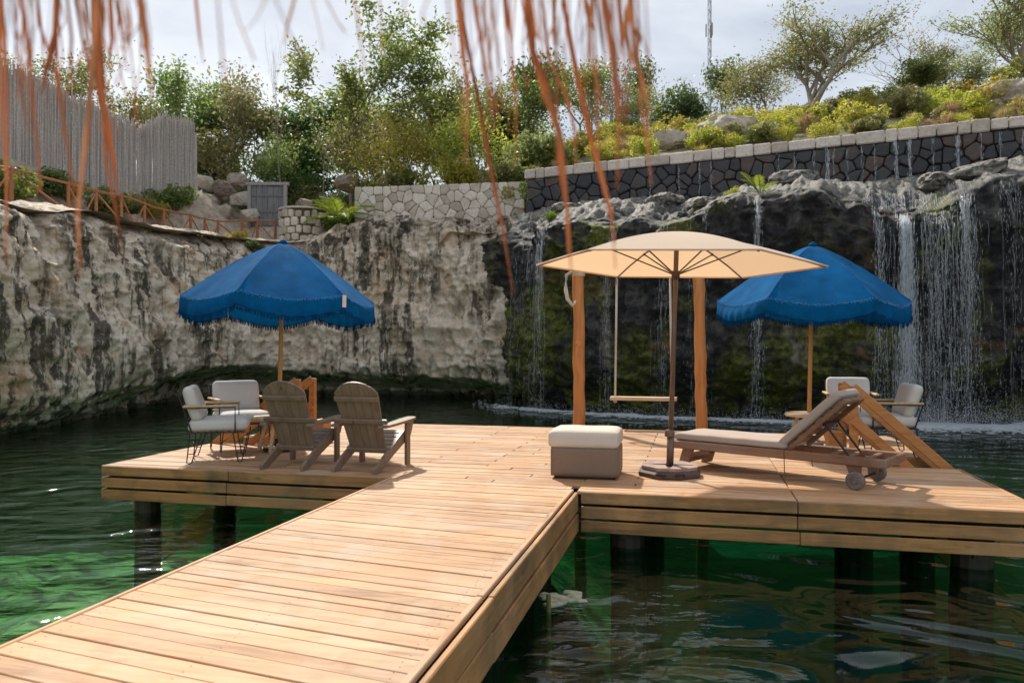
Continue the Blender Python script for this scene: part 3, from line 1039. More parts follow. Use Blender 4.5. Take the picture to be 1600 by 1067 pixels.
# ---- walkway
walk = thing('walkway', 'wide plank walkway leading out over the water to the platform', 'walkway', (0, 0, 0), PA)
WLs, WRs = -2.93, -1.06
t = .35
k = 0
while True:
    def skew(tt):                    # the boards fan a little: askew near the shore, square at the platform
        return .20 * (1 - sstep(4.6, 7.0, tt)) + .06
    pitch = .117 * rr.uniform(.86, 1.14)
    ta0, ta1 = t, t + pitch
    tb0, tb1 = ta0 - skew(ta0), ta1 - skew(ta1)
    if ta1 > TL - .005:
        break
    g = rr.choice((.0015, .002, .0025, .004))
    cx = (WLs + WRs) / 2; cy = (ta0 + tb1) / 2
    zz = rr.uniform(-.003, .003); th_ = .032
    q = [(WLs + .03, ta0 + g), (WRs - .045, tb0 + g), (WRs - .045, tb1 - g), (WLs + .03, ta1 - g)]
    e = .004
    q2 = [(q[0][0] + e, q[0][1] + e), (q[1][0] - e, q[1][1] + e), (q[2][0] - e, q[2][1] - e), (q[3][0] + e, q[3][1] - e)]
    vs = [(x - cx, y - cy, -th_) for x, y in q] + [(x - cx, y - cy, -e) for x, y in q] + [(x - cx, y - cy, 0) for x, y in q2]
    fs = [(3, 2, 1, 0), (8, 9, 10, 11)] + [(r * 4 + i_, r * 4 + (i_ + 1) % 4, r * 4 + 4 + (i_ + 1) % 4, r * 4 + 4 + i_) for r in (0, 1) for i_ in range(4)]
    MB().add(vs, fs).build('plank', M['deck'], walk, loc=(cx, cy, zz))
    t += pitch; k += 1
# last wedge against the platform on the right-hand boards
tl = t
q = [(WLs + .03, tl + .004), (WRs - .045, tl - skew(tl) + .004), (WRs - .045, TL - .006), (WLs + .03, TL - .006)]
cx = (WLs + WRs) / 2; cy = TL - .1
MB().add([(x - cx, y - cy, -.03) for x, y in q] + [(x - cx, y - cy, -.001) for x, y in q],
         [(3, 2, 1, 0), (4, 5, 6, 7), (0, 1, 5, 4), (1, 2, 6, 5), (2, 3, 7, 6), (3, 0, 4, 7)]).build('plank', M['deck'], walk, loc=(cx, cy, 0))
# pale edge strip on one side, capped double fascia on the other
MB().box((0, 0, 0), (6.6, .03, .10), bev=.006).build('edge_board', M['deck'], walk, loc=(WLs + .01, 3.7, -.046), rotz=math.pi / 2)
fascia(walk, (WLs - .01, 7.0), (WLs - .01, .4), 2, (3.0,), (-1, 0), top=-.11)
MB().box((0, 0, 0), (3.4, .040, .03), bev=.005).build('cap_strip', M['deck'], walk, loc=(WRs - .018, 2.05, .004), rotz=math.pi / 2)
MB().box((0, 0, 0), (2.98, .040, .03), bev=.005).build('cap_strip', M['deck'], walk, loc=(WRs - .020, 5.26, .002), rotz=math.pi / 2)
fascia(walk, (WRs + .004, .35), (WRs + .004, 6.74), 2, (3.45,), (1, 0), top=-.004, hgt=.165, gap=.016, th=.035)
for s_ in (-2.75, -2.0, -1.22):
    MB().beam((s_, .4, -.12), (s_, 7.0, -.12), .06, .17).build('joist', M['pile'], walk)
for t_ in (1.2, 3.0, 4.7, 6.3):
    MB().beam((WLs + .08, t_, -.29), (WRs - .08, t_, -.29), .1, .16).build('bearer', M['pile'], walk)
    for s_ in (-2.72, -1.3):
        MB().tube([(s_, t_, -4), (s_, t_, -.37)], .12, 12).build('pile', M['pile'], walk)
# nail heads, two per board end
def nails(parent, seed):
    r = random.Random(seed); mb = MB()
    for o in [x for x in COL.objects if x.parent == parent and x.name.startswith('plank')]:
        xs = [v.co.x for v in o.data.vertices]; ys = [v.co.y for v in o.data.vertices]
        askew = parent is walk
        L = max(xs) - min(xs)
        for sx in (-1, 1) if L < 1.4 else (-1, 0, 1):
            for sy in (-.028, .028):
                x = sx * (L / 2 - .07) + r.gauss(0, .006); y = sy + r.gauss(0, .004) - (x / L * (max(ys) - min(ys) - .125) if askew else 0)
                p = Vector((x + o.location.x, y + o.location.y, o.location.z + .0012)); q = .0038
                mb.add([p + Vector((q * math.cos(i * 1.047), q * math.sin(i * 1.047), 0)) for i in range(6)], [tuple(range(6))])
    mb.build('nail_head', M['metal'], parent)['kind'] = 'stuff'
nails(plat, 1); nails(walk, 2)
# yellow stake and floating scrap beside the walkway
sp = at(857, 905, 5.2)
MB().tube([(sp.x, sp.y, -2.4), (sp.x + .01, sp.y, -1.2), (sp.x, sp.y + .01, -.40)], [.018, .018, .016], 8).build('bamboo_stake', plain('yellow_bamboo', (.16, .16, .03), .5))
tag(bpy.data.objects['bamboo_stake'], 'thin yellow bamboo stake in the water under the walkway edge', 'stake')
mbd = MB(); rd = random.Random(8)
for k in range(9):
    a = rd.uniform(0, 6.28); l = rd.uniform(.03, .10)
    x0, y0 = rd.gauss(0, .09), rd.gauss(0, .05)
    rounded(mbd, (x0, y0, rd.uniform(0, .012)), (l, l * rd.uniform(.35, .6), .012), .008, 2, 0, Matrix.Rotation(a, 3, 'Z'), .006, k)
fp = at(880, 936, 5.6); 
kx = (HC - WATER) * F / (936 - HV)
mbd.build('floating_debris', plain('pale_scum', (.42, .42, .30), .8, var=.4), None, loc=((880 - 800) / F * kx, kx, WATER - .002))
tag(bpy.data.objects['floating_debris'], 'pale scrap of bark floating beside the walkway', 'debris')

# ---- stairs that go down into the pool from the two notches
def stair(label, s0, t0, t1, sign, slope, run, group='pool stairs with timber handrails'):
    root = thing('pool_stair', label, 'stairs', P(s0, 0, 0), PA, group)
    X = lambda x: x * sign
    for ty in (t0, t1):
        MB().box((X(.0), ty, .26), (.085, .075, 1.20), bev=.008).build('post', M['stair'], root)
        MB().beam((X(-.02), ty - .055, .85), (X(run), ty - .055, .85 - slope * run), .036, .10, bev=.006).build('handrail', M['stair'], root)
        MB().beam((X(-.02), ty - .058, .50), (X(run * .86), ty - .058, .50 - slope * run * .86), .034, .095, bev=.006).build('mid_rail', M['stair'], root)
        MB().beam((X(.05), ty + .02, -.06), (X(run * .98), ty + .02, -.06 - slope * run * .98), .045, .2, bev=.006).build('stringer', M['stair'], root)
    MB().box((X(-.10), (t0 + t1) / 2 + .28, .15), (.16, .22, .30), bev=.01).build('kick_board', M['stair'], root)
    n = 6
    for i in range(n):
        x = .12 + (run - .1) * i / n
        MB().box((X(x), (t0 + t1) / 2, -.06 - slope * x), (.2, t1 - t0 - .03, .035), bev=.005).build('tread', M['stair'], root)
    return root
stair('orange timber stair with handrail sinking behind the brown slatted chairs', NL - .04, N0 + .03, N0 + .44, -1, .72, 2.1)
stair('orange timber stair with handrail sinking behind the raised lounger back', NR + .06, N0 + .02, N1 - .08, 1, .93, 1.75)

# ================================================================== FURNITURE
# ---- slatted garden chairs with arched backs
def adirondack(label):
    r = thing('slatted_chair', label, 'chair', (0, 0, 0), 0, 'brown slatted chairs with arched backs')
    A = M['adirondack']
    for sx in (-1, 1):
        x = sx * .235
        # sloping side board: foot at the back, seat height at the front
        mb = MB()
        prof = [(-.40, 0), (-.30, 0), (.00, .135), (.37, .27), (.37, .37), (.28, .37), (-.02, .235), (-.17, .165), (-.40, .045)]
        Mx = Matrix.Translation((x, 0, 0)) @ Matrix(((0, 0, 1, 0), (1, 0, 0, 0), (0, 1, 0, 0), (0, 0, 0, 1)))
        mb.extrude(prof, .034, Mx); mb.build('side_board', A, r)
        MB().box((sx * .275, .315, .235), (.036, .085, .47), bev=.005).build('front_leg', A, r)
        arm = [(-.055, -.30), (.03, -.30), (.06, -.05), (.075, .30), (.055, .40), (.0, .43), (-.05, .40), (-.062, .25)]
        mb = MB(); mb.extrude([(sx * a, b) for a, b in arm], .026, Matrix.Translation((sx * .285, 0, .483)) @ Matrix.Rotation(R(3), 4, 'X')); mb.build('armrest', A, r)
        MB().extrude([(0, 0), (0, -.15), (.02, -.15), (.085, -.02), (.085, 0)], .03, Matrix.Translation((sx * .275 + .0, .355, .468)) @ Matrix(((0, 0, 1, 0), (1, 0, 0, 0), (0, 1, 0, 0), (0, 0, 0, 1)))).build('arm_bracket', A, r)
    # back: five boards, fanned very little, sawn to an arch
    y0, z0, y1, z1 = -.06, .19, -.40, .93
    ax = Vector((0, y1 - y0, z1 - z0)); L = ax.length; ax.normalize()
    nb = Vector((1, 0, 0)).cross(ax)
    Mb = Matrix((Vector((1, 0, 0)), ax, nb)).transposed().to_4x4(); Mb.translation = Vector((0, y0, z0))
    n = 5
    def top(xx): 
        h = .265
        return L - .21 + .21 * math.sqrt(max(0, 1 - (xx / h) ** 2))
    for i in range(n):
        b0 = .205; b1 = .262
        xa0 = -b0 + 2 * b0 * i / n + .002; xb0 = -b0 + 2 * b0 * (i + 1) / n - .002
        xa1 = -b1 + 2 * b1 * i / n + .002; xb1 = -b1 + 2 * b1 * (i + 1) / n - .002
        pts = [(xa0, 0), (xb0, 0)]
        kmid = (L - .21) / L
        pts.append((xb0 + (xb1 - xb0) * kmid, top(xb1)))
        for q in range(1, 6):
            xx = xb1 + (xa1 - xb1) * q / 6
            pts.append((xx, top(xx)))
        pts.append((xa0 + (xa1 - xa0) * kmid, top(xa1)))
        MB().extrude(pts, .02, Mb).build('back_slat', A, r)
    for d_, wdt in ((.02, .43), (.37, .60), (.63, .50)):
        c = Vector((0, y0, z0)) + ax * d_ - nb * -.026
        MB().box(c if False else Vector((0, y0, z0)) + ax * d_ + nb * .026, (wdt, .05, .03), Mb.to_3x3(), .005).build('back_batten', A, r)
    for i in range(5):
        yy = -.03 + i * .088; zz = .20 + (yy + .02) * .345 + .03
        MB().box((0, yy, zz), (.52, .078, .02), Matrix.Rotation(math.atan(.345), 3, 'X'), .004).build('seat_slat', A, r)
    MB().box((0, .385, .30), (.53, .022, .11), bev=.004).build('front_apron', A, r)
    return r
ad = adirondack('brown slatted chair with arched back nearer the white armchairs')
ad.location = (-2.31, 8.32, 0); ad.rotation_euler.z = R(-14)
ad2 = copy_tree(ad)
ad2['label'] = 'brown slatted chair with arched back nearer the platform centre'
ad2.location = (-1.50, 8.13, 0); ad2.rotation_euler.z = R(-16.5)

# ---- cushioned metal armchairs on hairpin legs
def armchair(label):
    r = thing('armchair', label, 'armchair', (0, 0, 0), 0, 'cushioned metal armchairs')
    mt = M['metal']
    W = .29
    mb = MB()
    rod = .0085
    mb.tube([(-W, -.29, .335), (W, -.29, .335), (W, .29, .335), (-W, .29, .335), (-W, -.29, .335)], rod, 6)
    mb.tube([(-W, -.25, .335), (-W, -.40, .80), (W, -.40, .80), (W, -.25, .335)], rod, 6)
    for xx in (-.15, 0, .15):
        mb.tube([(xx, -.26, .34), (xx, -.405, .80)], .005, 5)
    for zz, yy in ((.48, -.30), (.63, -.348)):
        mb.tube([(-W, yy, zz), (W, yy, zz)], .005, 5)
    mb.build('frame', mt, r)
    for sx in (-1, 1):
        mb = MB()
        x = sx * (W + .02)
        mb.tube([(x, .20, .335), (x, .20, .615), (x, -.33, .615)], rod, 6)
        mb.tube([(sx * W, .20, .335), (x, .20, .335)], rod, 6)
        mb.build('arm_support', mt, r)
        MB().box((x, -.06, .632), (.05, .56, .024), bev=.006).build('armrest', M['teak'], r)
        for sy in (-1, 1):
            y = sy * .25; yt = sy * .0
            mb = MB()
            mb.tube([(sx * W, y - .075, .335), (sx * (W + .015), y - .02, .015), (sx * (W + .015), y - .0, .006), (sx * (W + .015), y + .02, .015), (sx * W, y + .085, .335)] if sy > 0 else
                    [(sx * W, y - .02, .335), (sx * (W + .015), y - .05, .015), (sx * (W + .015), y - .03, .006), (sx * (W + .015), y, .015), (sx * W, y + .10, .335)], .0065, 6)
            mb.tube([(sx * (W + .01), y - .035, .11), (sx * (W + .01), y + .035, .11)], .005, 5)
            mb.build('leg', mt, r)
    mb = MB()
    for i in range(9):
        mb.box((0, -.25 + i * .0625, .338), (2 * W + .03, .028, .012))
    mb.build('webbing', M['strap'], r)['kind'] = 'stuff'
    mb = MB(); rounded(mb, (0, .02, .412), (.295, .315, .066), .055, 9, .018, None, .003, 1)
    mb.build('seat_cushion', M['cushion'], r, True)
    mb = MB(); rounded(mb, (0, -.245, .655), (.285, .20, .062), .055, 9, .03, Matrix.Rotation(R(-106), 3, 'X') if False else Matrix.Rotation(R(107), 3, 'X'), .006, 2)
    mb.build('back_cushion', M['cushion'], r, True)
    return r
ch = armchair('white cushioned armchair in profile at the platform corner, beside the limestone cliff')
ch.location = (-3.36, 8.72, 0); ch.rotation_euler.z = R(-74)
for lab, loc, rz in (('white cushioned armchair facing out behind the one at the platform corner', (-3.42, 9.62, 0), R(-146)),
                     ('white cushioned armchair seen side-on behind the timber stair near the waterfall', (4.46, 9.12, 0), R(78)),
                     ('white cushioned armchair facing out behind the raised lounger back', (4.72, 10.62, 0), R(164))):
    c = copy_tree(ch); c['label'] = lab; c.location = loc; c.rotation_euler.z = rz

# ---- little round tables that carry the blue parasols
def round_table(label):
    r = thing('side_table', label, 'table', (0, 0, 0), 0, 'round wooden side tables')
    MB().lathe([(.265, .395), (.285, .402), (.29, .42), (.285, .438), (.045, .442), (.045, .395)], 36).build('table_top', M['table'], r)
    for k in range(4):
        a = math.pi / 4 + k * math.pi / 2 + .3
        d = Vector((math.cos(a), math.sin(a), 0))
        MB().beam(d * .13 + Vector((0, 0, .395)), d * .25 + Vector((0, 0, .012)), .042, .03, up=(-d.y, d.x, 0), bev=.005).build('leg', M['table'], r)
        MB().beam(d * .235 + Vector((0, 0, .075)), Vector((math.cos(a + math.pi / 2), math.sin(a + math.pi / 2), 0)) * .235 + Vector((0, 0, .075)), .025, .025, bev=.003).build('stretcher', M['table'], r)
    return r
TLP = (-2.88, 9.38, 0); TRP = (3.80, 9.76, 0)
tb = round_table('small round wooden table between the white armchairs and a brown slatted chair')
tb.location = TLP; tb.rotation_euler.z = .4
tb2 = copy_tree(tb); tb2['label'] = 'small round wooden table behind the raised lounger'; tb2.location = TRP; tb2.rotation_euler.z = 0

# ---- blue parasols with fringed valances
def blue_parasol(label, tagged):
    r = thing('blue_parasol', label, 'parasol', (0, 0, 0), 0, 'blue fringed parasols')
    N = 6; RR = 1.15; ZR = 1.87; ZP = 2.57
    MB().tube([(0, 0, .015), (0, 0, 1.2), (0, 0, 2.5)], .026, 14).build('pole', M['teak2'], r, True)
    MB().lathe([(.16, 0.004), (.18, .01), (.18, .05), (.05, .07), (.045, .16), (.03, .165)], 24).build('foot', M['metal'], r)
    MB().lathe([(.01, ZP - .02), (.05, ZP), (.045, ZP + .025), (.02, ZP + .045), (.005, ZP + .05)], 12).build('finial', M['blue'], r, True)
    def rim(a):     # radius along angle: straight chords between ribs
        k = (a / (2 * math.pi / N)) % 1.0 - .5
        return RR * (.925 + .075 * (abs(k) * 2) ** 2)
    def hem(a):
        k = abs((a / (2 * math.pi / N)) % 1.0 - .5) * 2          # 1 at a rib, 0 mid panel
        return k
    for g in range(N):
        a0 = g * 2 * math.pi / N
        vs = []; fs = []
        nu, nv = 16, 14
        for i in range(nv + 1):
            f = i / nv
            for j in range(nu + 1):
                a = a0 + (j / nu) * 2 * math.pi / N
                k = hem(a + 1e-9 if j == 0 else a - (1e-9 if j == nu else 0))
                rad = .03 + (rim(a + (1e-9 if j == 0 else -1e-9)) - .03) * f
                sag = .035 * math.sin(f * math.pi) * (1 - k ** 2) + .008 * math.sin(f * 9 + g * 2.1) * math.sin(j * .9 + g) * f
                z = ZP - (ZP - ZR) * (f ** 1.28) - sag - .085 * f ** 2 * (1 - k ** 2)
                vs.append((rad * math.cos(a), rad * math.sin(a), z))
        for i in range(nv):
            for j in range(nu):
                b = i * (nu + 1) + j
                fs.append((b, b + nu + 1, b + nu + 2, b + 1))
        MB().add(vs, fs).build('canopy_panel', M['blue'], r, True)
        # valance: hangs, swings out and ripples
        vs = []; fs = []
        nv2 = 6; nu2 = 36
        rv = random.Random(g * 7 + 1)
        sw = rv.uniform(-.01, .02)
        for i in range(nv2 + 1):
            f = i / nv2
            for j in range(nu2 + 1):
                a = a0 + (j / nu2) * 2 * math.pi / N
                k = hem(a + 1e-9 if j == 0 else a - (1e-9 if j == nu2 else 0))
                rad = rim(a + (1e-9 if j == 0 else -1e-9)) + .004 + (.030 + sw) * math.sin(f * 2.2) * (1 - .8 * k ** 2) + .012 * f * math.sin(j * 1.3 + g * 1.9)
                z = ZR - .085 * (1 - k ** 2) - f * (.20 - .035 * k)
                vs.append((rad * math.cos(a), rad * math.sin(a), z))
        for i in range(nv2):
            for j in range(nu2):
                b = i * (nu2 + 1) + j
                fs.append((b, b + nu2 + 1, b + nu2 + 2, b + 1))
        va = MB().add(vs, fs).build('valance', M['blue'], r, True)
        # tassels along the hem, one mesh
        mb = MB(); mf = MB()
        for j in range(96):
            a = a0 + (j + .5) / 96 * 2 * math.pi / N
            k = hem(a); rad = rim(a) + .004 + (.030 + sw) * math.sin(2.2) * (1 - .8 * k ** 2) + .012 * math.sin((j / 96 * nu2) * 1.3 + g * 1.9)
            z = ZR - .085 * (1 - k ** 2) - (.20 - .035 * k) + .012
            l = rv.uniform(.045, .075); dx = rv.gauss(0, .006); w = .0055
            ca, sa = math.cos(a), math.sin(a)
            p = Vector((rad * ca, rad * sa, z)); tt = Vector((-sa, ca, 0)); oo = Vector((ca, sa, 0))
            q = p + Vector((0, 0, -l)) + tt * dx + oo * rv.gauss(0, .006)
            mb.add([p - tt * w, p + tt * w, p + oo * .006, q - tt * w * .9, q + tt * w * .9, q + oo * .006], [(0, 1, 4, 3), (1, 2, 5, 4), (2, 0, 3, 5), (3, 4, 5)])
            # frayed top seam
            for _ in range(2):
                zr = ZR - .085 * (1 - k ** 2) + rv.uniform(-.02, .012)
                p = Vector(((rim(a) + .006) * ca, (rim(a) + .006) * sa, zr)) + tt * rv.uniform(-.006, .006)
                l2 = rv.uniform(.012, .035)
                q = p + tt * rv.uniform(-.02, .02) + oo * rv.uniform(.004, .018) + Vector((0, 0, rv.uniform(-1, .5) * l2))
                mf.add([p - tt * .004, p + tt * .004, q], [(0, 1, 2)])
                mf.add([p - Vector((0, 0, .004)), p + Vector((0, 0, .004)), q], [(0, 1, 2)])
        mb.build('fringe', M['fringe'], r)['kind'] = 'stuff'
        mf.build('frayed_hem', M['fray'], r)['kind'] = 'stuff'
        d = Vector((math.cos(a0), math.sin(a0), 0))
        MB().beam(Vector((0, 0, ZP - .06)) + d * .03, d * (RR * .96) + Vector((0, 0, ZR + .0)), .014, .018).build('rib', M['teak2'], r)
        MB().beam(Vector((0, 0, 1.78)) + d * .035, d * (RR * .52) + Vector((0, 0, ZP - (ZP - ZR) * .53 - .05)), .011, .013).build('strut', M['teak2'], r)
        MB().tube([d * .05 + Vector((0, 0, ZP - .03 + .012)), d * (RR * .5) + Vector((0, 0, ZP - (ZP - ZR) * .5 ** 1.28 + .008)), d * (RR * .995) + Vector((0, 0, ZR + .007))], .006, 5).build('seam', M['seam'], r)
    MB().lathe([(.03, 1.74), (.045, 1.75), (.045, 1.81), (.03, 1.82)], 16).build('runner', M['teak2'], r)
    if tagged is not None:
        a = tagged
        d = Vector((math.cos(a), math.sin(a), 0)); tt = Vector((-d.y, d.x, 0))
        p = d * (RR + .03) + Vector((0, 0, ZR - .10))
        MB().box(p, (.004, .055, .15), Matrix((d, tt, Vector((0, 0, 1)))).transposed()).build('care_tag', M['white'], r)
    return r
M['teak2'] = wood('pole_wood', (.60, .33, .13), (.50, .26, .09), (.36, .17, .06), rough=.45, axis=2, spread=.1)
M['seam'] = fabric('blue_seam', (.03, .16, .38), .2, weave=90, transl=.15)
bp1 = blue_parasol('deep blue fringed parasol over the white armchairs and slatted chairs', None)
bp1.location = TLP; bp1.rotation_euler = (R(-1.5), R(1.5), R(23))
bp2 = copy_tree(bp1); bp2['label'] = 'deep blue fringed parasol before the waterfall, behind the sand-coloured canopy'
bp2.location = TRP; bp2.rotation_euler = (R(1.0), R(1.0), R(-16))
def hang_tag(root, a):
    d = Vector((math.cos(a), math.sin(a), 0)); tt = Vector((-d.y, d.x, 0))
    MB().box(d * 1.165 + Vector((0, 0, 1.80)), (.004, .055, .14), Matrix((d, tt, Vector((0, 0, 1)))).transposed()).build('care_tag', M['white'], root)
hang_tag(bp1, R(-60))

# ---- sand-coloured parasol
def sand_parasol():
    base = Vector((1.585, 7.66, 0))
    r = thing('sand_parasol', 'sand coloured six-sided parasol on a bronze pole with an octagonal foot', 'parasol', base, PA)
    # the mast leans a little
    lean = Matrix.Rotation(R(1.7), 3, 'Y') @ Matrix.Rotation(R(-.4), 3, 'X')
    N = 6; RR = 1.43; ZR = 2.10; ZP = 2.44
    Lp = lambda v: lean @ Vector(v)
    # foot: octagonal tray with four pavers
    MB().lathe([(.315, .004), (.325, .012), (.325, .045), (.285, .082), (.10, .09)], 8, phase=math.pi / 8).build('foot', M['slabedge'], r)
    for k in range(4):
        a0 = k * math.pi / 2 + .02; a1 = (k + 1) * math.pi / 2 - .02
        pts = [(.06 * math.cos((a0 + a1) / 2), .06 * math.sin((a0 + a1) / 2))]
        for q in range(5):
            a = a0 + (a1 - a0) * q / 4
            kk = (a / (math.pi / 4) - .5) % 1.0 - .5
            rad = .295 * math.cos(math.pi / 8) / math.cos(kk * math.pi / 4)
            pts.append((rad * math.cos(a), rad * math.sin(a)))
        MB().extrude(pts, .03, Matrix.Translation((0, 0, .092))).build('paver', M['slab'], r)
    for a in (-math.pi / 2 - .25, -math.pi / 2 + .35, .9):
        d = Vector((math.cos(a), math.sin(a), 0)); tt = Vector((-d.y, d.x, 0))
        MB().box(d * .312 + Vector((0, 0, .045)), (.02, .10, .028), Matrix((d, tt, Vector((0, 0, 1)))).transposed(), .004).build('grip', M['metal'], r)
    MB().tube([Lp((0, 0, .09)), Lp((0, 0, .40))], .036, 16).build('sleeve', M['bronze'], r, True)
    MB().lathe([(.038, .385), (.05, .39), (.05, .43), (.04, .455), (.03, .458)], 16).build('collar', M['bronze'], r)
    MB().tube([Lp((0, 0, .42)), Lp((0, 0, 1.4)), Lp((0, 0, ZP))], .0245, 16).build('pole', M['bronze'], r, True)
    MB().tube([Lp((0, 0, ZP - .02)), Lp((0, 0, ZP + .06))], [.012, .008], 8).build('finial', M['metal'], r)
    hub = 2.02
    MB().tube([Lp((0, 0, hub - .04)), Lp((0, 0, hub + .03))], .042, 14).build('runner', M['ribmetal'], r, True)
    for g in range(N):
        a0 = g * math.pi / 3; a1 = a0 + math.pi / 3
        nv, nu = 10, 10; vs = []; fs = []
        def pt(f, a, dz=0):
            k = ((a - a0) / (math.pi / 3) - .5) * 2
            rad = RR * math.cos(math.pi / 6) / math.cos(k * math.pi / 6) * f
            z = ZP + .01 - (ZP - ZR) * (.55 * f + .45 * f * f) - .012 * math.sin(f * math.pi) * (1 - k * k)
            return Lp((rad * math.cos(a), rad * math.sin(a), z + dz))
        for i in range(nv + 1):
            for j in range(nu + 1):
                vs.append(pt(.02 + .98 * i / nv, a0 + (a1 - a0) * j / nu))
        for i in range(nv):
            for j in range(nu):
                b = i * (nu + 1) + j; fs.append((b, b + nu + 1, b + nu + 2, b + 1))
        MB().add(vs, fs).build('canopy_panel', M['sand'], r, True)
        # hem
        MB().tube([pt(1.0, a0 + (a1 - a0) * j / 6, -.006) for j in range(7)], .009, 6).build('hem', M['sand'], r, True)
        rib = [pt(f, a0, -.02) for f in (.03, .25, .5, .75, .985)]
        MB().tube(rib, .0085, 6).build('rib', M['ribmetal'], r)
        MB().tube([Lp((.035 * math.cos(a0), .035 * math.sin(a0), hub)), pt(.50, a0, -.028)], .0075, 6).build('strut', M['ribmetal'], r)
        MB().tube([pt(.50, a0, -.04), pt(.50, a0, -.012)], .014, 6).build('joint', M['ribmetal'], r)
    return r
sand_parasol()

# ---- wicker ottoman
def wicker():
    m, nt, b, out = newmat('wicker')
    v = objvec(nt, False)
    w = nt.nodes.new('ShaderNodeTexBrick')
    sep = nt.nodes.new('ShaderNodeSeparateXYZ'); nt.links.new(v, sep.inputs[0])
    cmb = nt.nodes.new('ShaderNodeCombineXYZ')
    nt.links.new(math_n(nt, 'ADD', sep.outputs['X'], sep.outputs['Y']), cmb.inputs['X']); nt.links.new(sep.outputs['Z'], cmb.inputs['Y'])
    nt.links.new(cmb.outputs[0], w.inputs['Vector'])
    w.inputs['Scale'].default_value = 26; w.inputs['Mortar Size'].default_value = .05; w.inputs['Brick Width'].default_value = .5; w.inputs['Row Height'].default_value = .2
    w.inputs['Color1'].default_value = (.30, .205, .145, 1); w.inputs['Color2'].default_value = (.36, .25, .175, 1); w.inputs['Mortar'].default_value = (.13, .088, .062, 1)
    nt.links.new(w.outputs['Color'], b.inputs['Base Color']); b.inputs['Roughness'].default_value = .6
    bump(nt, b, w.outputs['Fac'], -.5, .006)
    return m
M['wicker'] = wicker()
ot = thing('ottoman', 'square brown wicker ottoman with a thick cream cushion', 'ottoman', (.76, 7.67, 0), R(-12.5))
mb = MB(); rounded(mb, (0, 0, .165), (.335, .28, .145), .02, 6)
mb.build('wicker_base', M['wicker'], ot, True)
MB().box((0, 0, .012), (.60, .49, .02)).build('plinth', M['metal'], ot)
for sx in (-1, 1):
    for sy in (-1, 1):
        MB().box((sx * .27, sy * .22, .006), (.05, .05, .012)).build('foot', M['metal'], ot)
mb = MB(); rounded(mb, (-.012, 0, .385), (.347, .295, .085), .05, 10, .014, None, .004, 4)
mb.build('cushion', M['cream'], ot, True)

